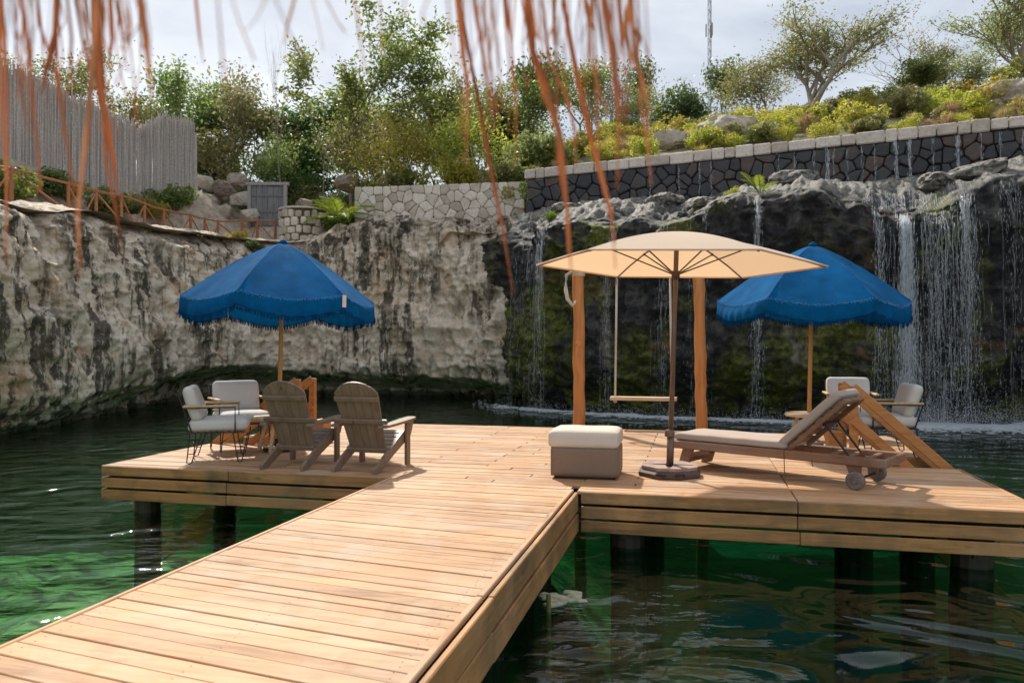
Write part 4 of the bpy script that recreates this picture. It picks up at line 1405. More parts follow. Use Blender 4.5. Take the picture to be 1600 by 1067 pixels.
# ---- lounger
def lounger():
    a = math.atan2(-1.19, 1.32)
    r = thing('sun_lounger', 'dark wooden sun lounger on wheels with taupe pad and raised back', 'sun lounger', (2.0, 8.28, 0), a)
    A = M['lounger']; W = .30
    x0, x1 = -.13, 2.02          # foot end .. head end
    z = .255
    for sy in (-1, 1):
        MB().box(((x0 + x1) / 2, sy * W, z), (x1 - x0, .034, .085), bev=.012).build('side_rail', A, r)
        mb = MB(); mb.extrude([(.02, .02), (-.06, 0), (-.10, 0), (-.03, .23), (.09, .23)], .036, Matrix.Translation((.03, sy * (W - .04), 0)) @ Matrix(((1, 0, 0, 0), (0, 0, -1, 0), (0, 1, 0, 0), (0, 0, 0, 1))))
        mb.build('leg', A, r)
        mb = MB(); mb.extrude([(-.07, .24), (.08, .24), (.06, .06), (-.0, .05)], .036, Matrix.Translation((1.72, sy * (W - .045), 0)) @ Matrix(((1, 0, 0, 0), (0, 0, -1, 0), (0, 1, 0, 0), (0, 0, 0, 1))))
        mb.build('wheel_leg', A, r)
        wh = MB()
        prof = [(.012, -.026), (.072, -.026), (.083, -.018), (.083, .018), (.072, .026), (.03, .026), (.026, .034), (.008, .034)]
        wh.lathe(prof, 22)
        ob = wh.build('wheel', M['rubber'], r)
        ob.location = (1.76, sy * (W + .015), .083); ob.rotation_euler = (R(-90) * sy, 0, 0)
        MB().beam((-.02, sy * (W - .04), .12), (.30, sy * (W - .035), .21), .025, .05, bev=.004).build('brace', A, r)
    MB().tube([(1.76, -W - .03, .083), (1.76, W + .03, .083)], .012, 8).build('axle', M['metal'], r)
    MB().box((.06, 0, .10), (.03, .5, .05), bev=.004).build('stretcher', A, r)
    for xx in (x0 + .018, x1 - .018):
        MB().box((xx, 0, z), (.036, 2 * W - .036, .084), bev=.01).build('end_rail', A, r)
    n = 9
    for i in range(n):
        MB().box((-.03 + i * .125, 0, z + .032), (.085, 2 * W - .05, .018), bev=.004).build('slat', A, r)
    for xx in (1.45, 1.62, 1.80):
        MB().box((xx, 0, z + .01), (.05, 2 * W - .05, .022), bev=.004).build('cross_bar', A, r)
    # raised back
    hx, hz = 1.10, z + .055
    ang = R(43)
    Bm = Matrix.Translation((hx, 0, hz)) @ Matrix.Rotation(-ang, 4, 'Y')
    Rb = Bm.to_3x3()
    bl = .74
    bk = thing('backrest', None, None); bk.parent = r
    bpy.data.objects.remove(bk)
    def T(p): return Bm @ Vector(p)
    fr = MB()
    for sy in (-1, 1):
        fr.box(T((bl / 2, sy * (W - .055), -.022)), (bl, .032, .045), Rb, .006)
    fr.box(T((bl - .02, 0, -.022)), (.04, 2 * W - .14, .04), Rb, .005)
    fo = fr.build('backrest_frame', A, r)
    for i in range(6):
        MB().box(T((.08 + i * .115, 0, .008)), (.08, 2 * W - .09, .016), Rb, .004).build('back_slat', A, fo)
    for sy in (-1, 1):
        MB().tube([T((.42, sy * .17, -.04)), (1.66, sy * .17, z + .02)], .011, 8).build('prop_bar', M['metal'], r)
    MB().box(T((.42, 0, -.045)), (.03, .40, .02), Rb).build('prop_bracket', M['metal'], r)
    # pad, bent at the hinge
    mb = MB(); rounded(mb, (.50, 0, z + .082), (.615, .29, .040), .03, 12, .008, None, .002, 6)
    pad = mb.build('pad', M['pad'], r, True)
    mb = MB(); rounded(mb, T((.36, 0, .064)), (.385, .29, .042), .03, 10, .008, Rb, .002, 7)
    mb.build('back_pad', M['pad'], r, True)
    # ties
    for x_, y_, l in ((1.10, -.305, .32), (1.04, .30, .12), (1.36, -.30, .12), (1.42, .1, .10)):
        MB().tube([(x_, y_, z + .06), (x_ + .005, y_ - .012, z + .02), (x_ + .012, y_ - .016, z - l * .5), (x_ + .02, y_ - .012, z - l * .72)], .0045, 5).build('tie', M['strap'], r)
    return r
lounger()

# ---- swing over the far edge
sf0 = P(-1.81, 12.12); sf1 = P(.10, 12.12)
sw = thing('log_gantry', 'two rough orange log posts with a crossbeam holding the swing', 'gantry', P(-.855, 12.12), PA)
def log(pts, rad, n, seed, name, mat, parent):
    """a barked, slightly crooked log"""
    r0 = random.Random(seed); mb = MB(); P_ = []; Rd = []
    m = len(pts)
    dense = []
    for i in range(m - 1):
        for k in range(8):
            dense.append(Vector(pts[i]).lerp(Vector(pts[i + 1]), k / 8))
    dense.append(Vector(pts[-1]))
    for i, p in enumerate(dense):
        P_.append(p + Vector((r0.gauss(0, .006), r0.gauss(0, .006), 0)) + Vector((.009 * math.sin(i * .33 + seed), 0, 0)))
        Rd.append(rad * (1 + .05 * math.sin(i * 1.1 + seed) + r0.uniform(-.03, .03)) * (1.05 - .10 * i / len(dense)))
    mb.tube(P_, Rd, n)
    return mb.build(name, mat, parent, True)
log([(-.955, 0, -3.6), (-.955, 0, -.6), (-.96, 0, .8), (-.985, 0, 2.58)], .094, 14, 1, 'post', M['post'], sw)
log([(.955, 0, -3.6), (.955, 0, -.6), (.92, 0, .9), (.90, 0, 2.58)], .088, 14, 2, 'post', M['post'], sw)
log([(-1.02, .0, 2.52), (0, 0, 2.55), (1.05, 0, 2.52)], .07, 12, 3, 'crossbeam', M['post'], sw)
MB().lathe([(.004, -.02), (.055, -.02), (.06, 0), (.045, .015), (.004, .018)], 10).build('knot', M['post'], sw, True, loc=(-.955, -.085, 1.33)).rotation_euler = (R(90), 0, 0)
mb = MB()
for k in range(5):
    mb.lathe([(.095, -.012), (.104, 0), (.095, .012)], 14, (-.985 + .02, 0, 2.42 + k * .022))
mb.build('lashing', M['rope'], sw)
ss = thing('swing', 'plank swing seat hanging on two pale ropes above the water', 'swing', P(-.80, 12.10, .47), PA)
outl = [(-.515, -.09), (-.50, -.12), (.50, -.12), (.515, -.09), (.515, .09), (.50, .12), (-.50, .12), (-.515, .09)]
MB().extrude(outl, .05, Matrix.Translation((0, 0, 0))).build('seat', M['table'], ss)
for sx in (-1, 1):
    MB().tube([(sx * .44, 0, -.03), (sx * .44, 0, .0), (sx * .425, 0, 1.0), (sx * .41, 0, 2.06)], .017, 10).build('rope', M['rope'], ss, True)
    MB().lathe([(.005, -.075), (.035, -.06), (.035, -.035), (.018, -.026)], 10, (sx * .44, 0, 0)).build('knot', M['rope'], ss, True)
    MB().tube([(sx * .41, 0, 1.97), (sx * .41, .1, 2.02), (sx * .41, .03, 2.07), (sx * .41, -.09, 2.0), (sx * .41, -.02, 1.93), (sx * .425, -.03, 1.80)], .013, 8).build('rope_tail', M['rope'], ss, True)
rc = P(-1.98, 11.98, 2.2)
rcl = MB()  # short pale rope, curved, hung at the swing post
rcl.tube([(.10, .02, .30), (-.02, 0, .22), (-.03, 0, .0), (.0, -.02, -.16), (.09, -.03, -.27), (.13, 0, -.20)], [.02, .03, .032, .032, .028, .02], 10)
tag(rcl.build('hanging_rope', M['rope'], None, True, loc=rc, rotz=PA), 'pale curved rope hanging from the swing post with the knot', 'cloth')
# ================================================================== VEGETATION
GREEN = [(.05, (.04, .07, .018)), (.3, (.085, .135, .032)), (.55, (.15, .20, .055)), (.8, (.23, .26, .085)), (1.0, (.34, .32, .12))]
DEEP = [(.05, (.025, .050, .016)), (.35, (.05, .09, .025)), (.65, (.09, .135, .04)), (1.0, (.16, .20, .07))]
OLIVE = [(.05, (.08, .095, .035)), (.35, (.15, .17, .06)), (.65, (.24, .25, .10)), (1.0, (.36, .32, .17))]
YEL = [(.05, (.12, .14, .02)), (.35, (.23, .24, .035)), (.7, (.38, .35, .065)), (1.0, (.50, .42, .16))]
M['leaf'] = leafmat('leaf_green', GREEN, .5)
M['leaf_deep'] = leafmat('leaf_deep', DEEP, .45)
M['leaf_olive'] = leafmat('leaf_olive', OLIVE)
M['leaf_yellow'] = leafmat('leaf_yellow', YEL, .45)
M['dry'] = leafmat('dry_grass', [(.1, (.20, .15, .07)), (.5, (.36, .28, .14)), (.9, (.48, .40, .22))], .35)
M['palm'] = leafmat('palm_leaf', [(.1, (.06, .13, .015)), (.5, (.13, .23, .03)), (.9, (.25, .31, .05))], .5)
M['bark'] = plain('bark_grey', (.30, .26, .21), .9, var=.35)
M['bark_dark'] = plain('bark_dark', (.13, .10, .075), .9, var=.35)

def leaves_mesh(name, C_, size, mat, r, up=.35, fold=False):
    """quads the shape of a leaf at centres C_"""
    n = len(C_)
    nr = r.normal(size=(n, 3)); nr[:, 2] += up; nr /= np.linalg.norm(nr, axis=1)[:, None]
    a = np.cross(nr, r.normal(size=(n, 3))); a /= np.linalg.norm(a, axis=1)[:, None] + 1e-9
    b = np.cross(nr, a)
    s = size * r.uniform(.55, 1.35, n)[:, None]
    V = np.stack([C_ - a * s, C_ - b * s * .42 + a * s * .1, C_ + a * s, C_ + b * s * .42 + a * s * .1], 1).reshape(-1, 3)
    me = bpy.data.meshes.new(name)
    me.vertices.add(4 * n); me.vertices.foreach_set('co', V.reshape(-1).astype(np.float32))
    me.loops.add(4 * n); me.loops.foreach_set('vertex_index', np.arange(4 * n, dtype=np.int32))
    me.polygons.add(n); me.polygons.foreach_set('loop_start', np.arange(0, 4 * n, 4, dtype=np.int32)); me.polygons.foreach_set('loop_total', np.full(n, 4, dtype=np.int32))
    me.update(calc_edges=True)
    me.materials.append(mat)
    return me

def gen_tree(seed, H, W, r0, mat, bark, nleaf=4000, lsize=.12, clump=.38, first=.35, levels=3, stems=1, spreadang=.6, kids=(2, 4), droop=0.0, lowfill=.0, flat=1.0):
    r = random.Random(seed); nr = np.random.default_rng(seed)
    mb = MB(); tips = []; tw = []
    def grow(p, d, L, rad, lev):
        pts = [p]; rs = [rad]; q = Vector(p); dd = Vector(d)
        n = 4
        for i in range(n):
            dd = (dd + Vector((r.gauss(0, .13), r.gauss(0, .13), r.gauss(.03, .06)))).normalized()
            q = q + dd * L / n; pts.append(Vector(q)); rs.append(rad * (1 - .5 * (i + 1) / n))
            if lev <= 1: tips.append(Vector(q)); tw.append(1.0 if lev == 0 else .55)
        mb.tube(pts, rs, 6 if lev > 1 else 4, False)
        if lev == 0: return
        k = r.randint(*kids)
        for c in range(k):
            base = pts[-1] if c < 2 else pts[r.randint(2, 3)]
            az = r.uniform(0, 6.28) if c else r.uniform(0, 6.28)
            sp = r.uniform(.55, 1.2) * spreadang
            side = Vector((math.cos(az), math.sin(az), 0))
            nd_ = (dd * math.cos(sp) + side * math.sin(sp) + Vector((0, 0, .12 - droop))).normalized()
            grow(base, nd_, L * r.uniform(.62, .88), rad * .56, lev - 1)
    for s in range(stems):
        az = r.uniform(0, 6.28); o = .0 if stems == 1 else .25
        d = Vector((math.cos(az) * (.05 if stems == 1 else .32), math.sin(az) * (.05 if stems == 1 else .32), 1)).normalized()
        grow(Vector((math.cos(az) * o, math.sin(az) * o, -.25)), d, H * first * r.uniform(.85, 1.15), r0, levels)
    T = np.array([tuple(t) for t in tips]); w = np.array(tw); w /= w.sum()
    # size it
    zmax = T[:, 2].max() + clump * .6
    cx, cy = T[:, 0].mean(), T[:, 1].mean()
    rad = np.percentile(np.hypot(T[:, 0] - cx, T[:, 1] - cy), 92) + clump * .6
    sz = H / zmax; sx = (W / 2) / rad
    V = np.array([tuple(v) for v in mb.v]); V[:, 2] *= sz
    h = np.clip(V[:, 2] / H, 0, 1)
    V[:, 0] *= sx; V[:, 1] *= sx
    T[:, 2] *= sz; T[:, 0] *= sx; T[:, 1] *= sx
    off = np.array([np.average(T[:, 0], weights=w), np.average(T[:, 1], weights=w), 0])
    T = T - off
    mb.v = [tuple(x) for x in V - off]
    trunk = mb.mesh('trunk', bark, True)
    crown = None
    if nleaf:
        k = nr.choice(len(T), nleaf, p=w)
        # ragged clumps: every tip has its own density and reach
        reach = nr.uniform(.5, 1.35, len(T))[k][:, None]
        C_ = T[k] + nr.normal(size=(nleaf, 3)) * clump * reach * [1, 1, .62 * flat]
        if lowfill:
            m = int(nleaf * lowfill)
            a = nr.uniform(0, 6.28, m); rr_ = W / 2 * np.sqrt(nr.uniform(0, 1, m)) * .9
            C_[:m] = np.stack([rr_ * np.cos(a), rr_ * np.sin(a), nr.uniform(.05, .65, m) * H], 1) + nr.normal(size=(m, 3)) * .15
        C_[:, 2] = np.maximum(C_[:, 2], .05)
        crown = leaves_mesh('crown', C_, lsize, mat, nr)
    return trunk, crown, H, W

VAR = {
    'broad': gen_tree(1, 6.5, 4.4, .09, M['leaf'], M['bark'], 6500, .105, .40, .30, 3, 2, .62),
    'broad2': gen_tree(2, 6.5, 4.2, .08, M['leaf_olive'], M['bark'], 5600, .10, .38, .30, 3, 2, .60),
    'airy': gen_tree(13, 8.0, 4.6, .08, M['leaf'], M['bark'], 5600, .10, .30, .38, 3, 1, .62, (3, 4)),
    'slim': gen_tree(4, 6.8, 2.9, .05, M['leaf'], M['bark'], 2400, .10, .24, .52, 3, 1, .55, (2, 3)),
    'bushy': gen_tree(5, 5.2, 4.2, .05, M['leaf'], M['bark_dark'], 5600, .09, .34, .28, 3, 4, .5, lowfill=.2),
    'bushy2': gen_tree(6, 5.2, 4.0, .05, M['leaf_olive'], M['bark_dark'], 5000, .09, .34, .28, 3, 4, .5, lowfill=.15),
    'thicket': gen_tree(7, 4.8, 4.6, .035, M['leaf_yellow'], M['bark_dark'], 4200, .09, .34, .34, 3, 6, .42, lowfill=.3),
    'dense': gen_tree(8, 4.4, 3.4, .08, M['leaf_deep'], M['bark_dark'], 6500, .095, .34, .28, 3, 2, .6, lowfill=.1),
    'spread': gen_tree(29, 6.2, 6.8, .10, M['leaf_olive'], M['bark'], 9000, .085, .36, .33, 3, 3, .62, (3, 4), flat=.75),
    'bare': gen_tree(10, 9.5, 2.6, .05, None, M['bark'], 0, .1, .3, .45, 3, 2, .35),
    'bare2': gen_tree(11, 5.0, 3.6, .05, None, M['bark'], 0, .1, .3, .35, 3, 2, .6),
}

def tree(kind, u, Y, vtop, wpx, label, name='tree', cat='tree', group=None, rot=None, zbase=None):
    rot = (u * 12.9898 + Y * 7.3) % 6.283 if rot is None else rot
    X = (u - 800) / F * Y
    z0 = th(X, Y) - .05 if zbase is None else zbase
    H = HC + (HV - vtop) / F * Y - z0
    W = wpx / F * Y
    tr_, cr_, H0, W0 = VAR[kind]
    r = thing(name, label, cat, (X, Y, z0), random.uniform(0, 6.28) if rot is None else rot, group)
    r.scale = (W / W0, W / W0, H / H0)
    link('trunk', tr_, r)
    if cr_: link('crown', cr_, r)
    return r

G1 = 'trees behind the pale stone wall'; G2 = 'trees on the slope above the black wall'; G3 = 'trees behind the stick fence'
TREES = [
    ('broad', 292, 38, 112, 150, 'round leafy tree just past the end of the grey stick fence', G3),
    ('broad2', 378, 36, 98, 150, 'rounded tree with pale leaves above the boulder heap', G3),
    ('dense', 345, 39, 170, 170, 'dark leafy tree low behind the boulder heap', G3),
    ('broad2', 165, 34, 92, 150, 'thin yellowish tree looking over the stick fence', G3),
    ('airy', 60, 33, 88, 150, 'sparse tree at the high end of the stick fence', G3),
    ('bare', 432, 31, 12, 78, 'tall leafless tree with thin upright twigs above the grey gate', G1),
    ('slim', 516, 32.5, 82, 112, 'slim pale-trunked tree with a small crown over the palm', G1),
    ('dense', 475, 40, 172, 150, 'dark tree mass behind the slim pale-trunked tree', G1),
    ('bushy', 425, 34, 205, 105, 'bright green bushy tree behind the grey gate', G1),
    ('airy', 634, 33, 22, 185, 'tallest open-crowned tree above the pale stone wall', G1),
    ('bushy2', 585, 34, 160, 150, 'olive bushy tree beneath the tallest open-crowned tree', G1),
    ('bushy', 690, 32.5, 110, 150, 'leafy many-stemmed tree above the middle of the pale stone wall', G1),
    ('broad', 575, 41, 150, 190, 'pale far tree glimpsed between the thicket and the slim tree', G1),
    ('broad2', 735, 41, 118, 200, 'wide pale far tree behind the thicket', G1),
    ('broad', 500, 43, 185, 150, 'pale far tree low behind the slim pale-trunked tree', G1),
    ('thicket', 628, 30.5, 175, 170, 'twiggy yellow-green thicket at the top of the pale stone wall', G1),
    ('thicket', 735, 30, 165, 170, 'yellow-green thicket behind the palm fringe, above the pale stone wall', G1),
    ('dense', 800, 35, 88, 120, 'dark upright tree above the meeting of the two stone walls', G1),
    ('bushy', 835, 33, 108, 130, 'bushy tree behind the long orange palm strands', G1),
    ('broad', 905, 38, 95, 130, 'pale rounded tree over the end of the black wall', G2),
    ('bare2', 930, 33, 95, 110, 'leafless grey tree over the black wall', G2),
    ('dense', 1030, 42, 97, 90, 'small dark round tree beside the radio mast', G2),
    ('dense', 1095, 42, 92, 95, 'dark round tree beneath the radio mast', G2),
    ('bushy2', 985, 36, 130, 110, 'olive bushy tree between the strands and the radio mast', G2),
    ('spread', 1285, 30, 6, 225, 'wide spreading tree with forked pale stems on the slope', G2),
    ('bushy2', 1175, 34, 88, 120, 'olive bush tree on the crest next to the wide spreading tree', G2),
    ('bare2', 1405, 31, 38, 120, 'leafless branching tree beside the dark green bush', G2),
    ('dense', 1438, 30, 78, 85, 'compact dark green bush tree on the crest', G2),
    ('broad2', 1455, 32, 52, 90, 'thin-leaved tree over the compact dark green bush', G2),
    ('spread', 1585, 27.5, -45, 210, 'big open tree at the edge of the view above the black wall', G2),
    ('bushy2', 1510, 29.5, 92, 130, 'olive bushy tree under the big open tree', G2),
]
for k, u, Y, vt, wp, lab, g in TREES:
    tree(k, u, Y, vt, wp, lab, group=g)

# ---- shrubs, grass and small palms
def gen_shrub(seed, mat, n=1600, size=.07, H=1.0, W=1.3, twigs=8):
    nr = np.random.default_rng(seed); r = random.Random(seed)
    lob = nr.normal(size=(9, 3)) * [W * .24, W * .24, H * .16] + [0, 0, H * .48]
    k = nr.integers(0, 9, n)
    d = nr.normal(size=(n, 3)); d /= np.linalg.norm(d, axis=1)[:, None]
    C_ = lob[k] + d * (nr.uniform(.3, 1, n) ** .5)[:, None] * [W * .22, W * .22, H * .30]
    C_[:, 2] = np.abs(C_[:, 2])
    return leaves_mesh('foliage', C_, size, mat, nr)

def gen_tuft(seed, mat, n=160, H=.8, W=.5, w=.012):
    r = random.Random(seed); mb = MB()
    for _ in range(n):
        a = r.uniform(0, 6.28); s = r.uniform(.05, 1); h = H * r.uniform(.55, 1.1)
        b = Vector((math.cos(a) * W * .18 * r.random(), math.sin(a) * W * .18 * r.random(), 0))
        o = Vector((math.cos(a), math.sin(a), 0)) * W * s
        t_ = Vector((-math.sin(a), math.cos(a), 0)) * w
        m_ = b + o * .35 + Vector((0, 0, h * .72)); e = b + o + Vector((0, 0, h * (1 - .35 * s)))
        mb.add([b - t_, b + t_, m_ + t_ * .8, m_ - t_ * .8, e], [(0, 1, 2, 3), (3, 2, 4)])
    return mb.mesh('blades', mat)

def gen_palm(seed, mat, fronds=12, L=.9, leaflets=16, upright=.8, wid=.18):
    r = random.Random(seed); mb = MB()
    for k in range(fronds):
        az = k * 2.399 + r.uniform(-.2, .2); el = r.uniform(.35, 1.3) * upright
        d = Vector((math.cos(az) * math.cos(el), math.sin(az) * math.cos(el), math.sin(el))); side = Vector((-math.sin(az), math.cos(az), 0))
        LL = L * r.uniform(.75, 1.1)
        pts = [d * LL * t - Vector((0, 0, .55 * LL * t * t * math.cos(el))) for t in np.linspace(0, 1, 7)]
        mb.tube(pts, [.012 * (1 - .8 * i / 6) for i in range(7)], 4, False)
        for j in range(leaflets):
            t = .22 + .78 * j / leaflets
            i = min(5, int(t * 6)); p = pts[i].lerp(pts[i + 1], t * 6 - i)
            ax = (pts[i + 1] - pts[i]).normalized()
            for s in (-1, 1):
                ln = wid * LL * 1.6 * math.sin(math.pi * (.25 + .7 * t)) * r.uniform(.85, 1.1)
                e = p + (side * s * .75 + ax * .7 + Vector((0, 0, -.1))).normalized() * ln
                w_ = ax * .014 * LL * 1.2
                m_ = p.lerp(e, .5)
                mb.add([p - w_ * .6, p + w_ * .6, m_ + w_, e, m_ - w_], [(0, 1, 2, 4), (4, 2, 3)])
    return mb.mesh('fronds', mat)

def col_of(u):
    rim = DV[DROWS - 1]; uu = 800 + F * rim[:, 0] / rim[:, 1]
    ok = rim[:, 1] > 16
    d = np.where(ok, np.abs(uu - u), 1e9)
    return int(np.argmin(d))

SH = [gen_shrub(41, M['leaf_yellow'], 1500, .06), gen_shrub(42, M['leaf_olive'], 1700, .065), gen_shrub(43, M['leaf'], 1700, .065), gen_shrub(44, M['leaf_deep'], 1700, .065), gen_shrub(45, M['leaf_yellow'], 1100, .055)]
TU = [gen_tuft(51, M['dry'], 190, .75, .5), gen_tuft(52, M['leaf_yellow'], 190, .7, .5), gen_tuft(53, M['palm'], 90, .6, .55, .016)]
PL = [gen_palm(61, M['palm'], 13, .95, 16), gen_palm(62, M['palm'], 10, .7, 14, .9)]
MARKS = [(-99, 60, 'at the high end of the stick fence'), (60, 160, 'along the middle of the stick fence'), (160, 300, 'by the low end of the stick fence'), (300, 400, 'over the boulder heap'), (400, 455, 'behind the grey gate'), (455, 520, 'behind the round planter'), (520, 575, 'near the young palm'),
         (575, 660, 'under the tallest open-crowned tree'), (660, 740, 'over the middle of the pale stone wall'), (740, 830, 'toward the end of the pale stone wall'), (830, 900, 'at the start of the black wall'), (900, 960, 'above the sand parasol'), (960, 1030, 'before the pale crest trees'), (1030, 1085, 'short of the radio mast'),
         (1085, 1135, 'below the radio mast'), (1135, 1185, 'above the little ledge palm'), (1185, 1240, 'beside the wide spreading tree'), (1240, 1300, 'under the wide spreading tree'), (1300, 1360, 'beyond the wide spreading tree'), (1360, 1410, 'over the main waterfall'), (1410, 1465, 'below the compact dark tree'),
         (1465, 1530, 'over the broad veil of water'), (1530, 1580, 'before the big open tree'), (1580, 9999, 'at the edge of the view')]
SEEN = {}
def where(me, x, y, s, label):
    u = 800 + F * x / y
    m = next(t for a, b, t in MARKS if a <= u < b)
    dB = (x - WA[0]) * Wn[0] + (y - WA[1]) * Wn[1] if u > 830 else (y - 28)
    size = 'small' if s < .8 else ('large' if s > 1.25 else '')
    row = ('right on the wall edge ' if dB < 1.3 else 'low on the slope ' if dB < 3 else 'half-way up ' if dB < 5.5 else 'near the crest ') if u > 830 else ('close to the wall ' if dB < 2.2 else '')
    hue = {id(SH[0]): 'yellow-green', id(SH[4]): 'yellow', id(SH[1]): 'olive', id(SH[2]): 'fresh green', id(SH[3]): 'dark green', id(TU[0]): 'straw-coloured', id(TU[1]): 'yellow', id(TU[2]): 'green'}.get(id(me), 'green')
    return ' '.join(f'{size} {hue} {label} {row}{m}'.split())
def plant(me, x, y, s, sz, label, name, cat, group=None, part='foliage', z=None):
    if group:
        label = where(me, x, y, s, {'bush': 'bush', 'shrub': 'shrub', 'grass_tuft': 'grass tuft'}[name])
        if label in SEEN: return None
        SEEN[label] = 1
    o = link(name, me, None, (x, y, (th(x, y) - .04) if z is None else z), random.uniform(0, 6.28))
    o.scale = (s, s, sz)
    return tag(o, label, cat, group)
rp = random.Random(77)
# bushes on the slope above the black wall
for k in range(115):
    al = rp.uniform(.2, 19.5); up = .75 + 8.5 * rp.random() ** 1.3
    x = WA[0] + Wd[0] * al + Wn[0] * up; y = WA[1] + Wd[1] * al + Wn[1] * up
    if up < 2.2:
        i = rp.choice((0, 0, 4, 1)); s = rp.uniform(.55, 1.05); lab = 'low yellow-green bush along the top of the black wall'; g = 'yellow bushes along the black wall'
    else:
        i = rp.choice((1, 1, 0, 0, 4, 4)); s = rp.uniform(.7, 1.3); lab = 'green bush in the thicket on the slope above the black wall'; g = 'bushes on the slope'
    plant(SH[i], x, y, s, s * rp.uniform(.65, .95), lab, 'bush', 'bush', g)
for k in range(110):
    al = rp.uniform(.2, 19.0); up = .55 + 7.0 * rp.random() ** 1.5
    x = WA[0] + Wd[0] * al + Wn[0] * up; y = WA[1] + Wd[1] * al + Wn[1] * up
    s = rp.uniform(.6, 1.15)
    plant(TU[rp.choice((0, 1, 1))], x, y, s, s * rp.uniform(.7, 1.1), 'dry yellow grass tuft above the coping of the black wall', 'grass_tuft', 'grass', 'grass tufts above the black wall')
# undergrowth behind the pale stone wall
for k in range(34):
    al = rp.uniform(-2.2, cl + .6); up = .55 + 5.0 * rp.random()
    x = CW0[0] + CD[0] * al + CN[0] * up; y = CW0[1] + CD[1] * al + CN[1] * up
    s = rp.uniform(.7, 1.5)
    plant(SH[rp.choice((0, 1, 2, 2, 3))], x, y, s, s * rp.uniform(.8, 1.3), 'undergrowth bush at the foot of the trees behind the pale stone wall', 'bush', 'bush', 'undergrowth behind the pale stone wall')
for k in range(26):
    x = rp.uniform(-14.5, -6.3); y = rp.uniform(33.5, 40)
    s = rp.uniform(1.0, 1.9)
    plant(SH[rp.choice((2, 2, 3, 1))], x, y, s, s * rp.uniform(.9, 1.4), 'shadowy bush under the trees past the stick fence', 'bush', 'bush', 'bushes under the trees past the stick fence')
# fresh growth where the two walls meet
for u, v, Y, i, s in ((842, 305, 26.6, 2, 1.0), (812, 292, 27.7, 2, .9), (800, 300, 27.6, 0, .7), (868, 258, 27.4, 2, 1.2)):
    p = at(u, v, Y); plant(SH[i], p.x, p.y, s, s * 1.2, 'fresh green bush hanging over the join of the pale and black walls', 'bush', 'bush', 'bushes at the wall join', z=p.z - .4)
# shrubs along the foot of the stick fence
for u, Y, s, i in ((10, 20.2, 1.25, 2), (35, 21.3, .9, 2), (75, 22.6, .9, 3), (100, 23.4, 1.0, 2), (138, 24.3, 1.05, 2), (160, 25.0, 1.0, 2), (190, 26.0, .95, 3), (212, 27.0, 1.0, 2), (240, 28.0, 1.05, 0), (262, 28.6, 1.1, 2), (280, 29.3, .9, 0)):
    X = (u - 800) / F * Y
    plant(SH[i], X, Y, s * 1.15, s, 'green shrub at the foot of the grey stick fence', 'shrub', 'shrub', 'shrubs along the stick fence')
# palms
p = at(530, 345, 27.7)
o = tag(link('palm', PL[0], None, (p.x, p.y, 5.9)), 'young palm with bright arching fronds beside the pale stone wall', 'palm'); o.scale = (1.75, 1.75, 2.0)
def ledge(u, back):
    c = col_of(u); j = int(DROWS + back * 33)
    return Vector(DV[j, c])
p = ledge(1186, .12)
o = tag(link('palm', PL[1], None, (p.x, p.y, p.z - .05)), 'little yellow-green palm growing on the waterfall ledge', 'palm'); o.scale = (1.1, 1.1, 1.75)
for u, v, Y, me, s, lab, nm, ca in ((1140, 318, 20.4, SH[0], .30, 'small moss cushion beside the palm on the waterfall ledge', 'moss_clump', 'moss'),
                            (852, 358, 23.9, TU[2], .75, 'grass tuft on the ledge at the foot of the black wall', 'grass_tuft', 'grass'),
                            (372, 378, 26.9, SH[0], .55, 'small bush on the cliff edge below the wooden railing', 'bush', 'bush'),
                            (545, 345, 27.9, TU[2], .8, 'grass tuft under the young palm', 'grass_tuft', 'grass'),
                            (395, 392, 26.6, SH[3], .45, 'moss hanging from the cliff edge behind the blue parasol', 'moss_clump', 'moss')):
    p = ledge(u, .1) if 'ledge' in lab else at(u, v, Y); o = link(nm, me, None, (p.x, p.y, p.z - .05), rp.uniform(0, 6)); o.scale = (s, s, s); tag(o, lab, ca)

# ================================================================== ROCKS
def gen_rock(seed, sub=4):
    bm = bmesh.new(); bmesh.ops.create_icosphere(bm, subdivisions=sub, radius=1)
    P_ = np.array([tuple(v.co) for v in bm.verts])
    d = 1 + .42 * fbm(P_ * 1.1 + seed * 7.1, 3, seed) + .14 * fbm(P_ * 3.0 + seed, 3, seed + 3, ridged=True)
    P_ = P_ * d[:, None]
    # a few broken planes
    r = np.random.default_rng(seed)
    for _ in range(6):
        n = r.normal(size=3); n /= np.linalg.norm(n); k = r.uniform(.55, .85)
        ex = P_ @ n - k; P_ = P_ - np.outer(np.clip(ex, 0, None) * .85, n)
    for v, q in zip(bm.verts, P_): v.co = q
    me = bpy.data.meshes.new('boulder'); bm.to_mesh(me); bm.free(); me.materials.append(M['boulder'])
    return me
M['boulder'] = stone_mat('boulder_stone', [(.3, (.20, .16, .12)), (.5, (.38, .32, .26)), (.72, (.52, .47, .40))], (.10, .08, .06))
M['boulder_wet'] = M['basalt']
RK = [gen_rock(s) for s in (1, 2, 3, 4)]
def rock(u, v, Y, sx, sy, sz, i, label, group=None, mat=None, name='boulder'):
    p = ledge(u, .45) - Vector((0, 0, sz * .12)) if mat else at(u, v, Y)
    me = RK[i]
    if mat:
        me = me.copy(); me.materials[0] = mat
    o = link(name, me, None, p, rp.uniform(0, 6.28)); o.scale = (sx, sy, sz)
    return tag(o, label, 'boulder', group)
BG = 'boulders heaped at the end of the stick fence'
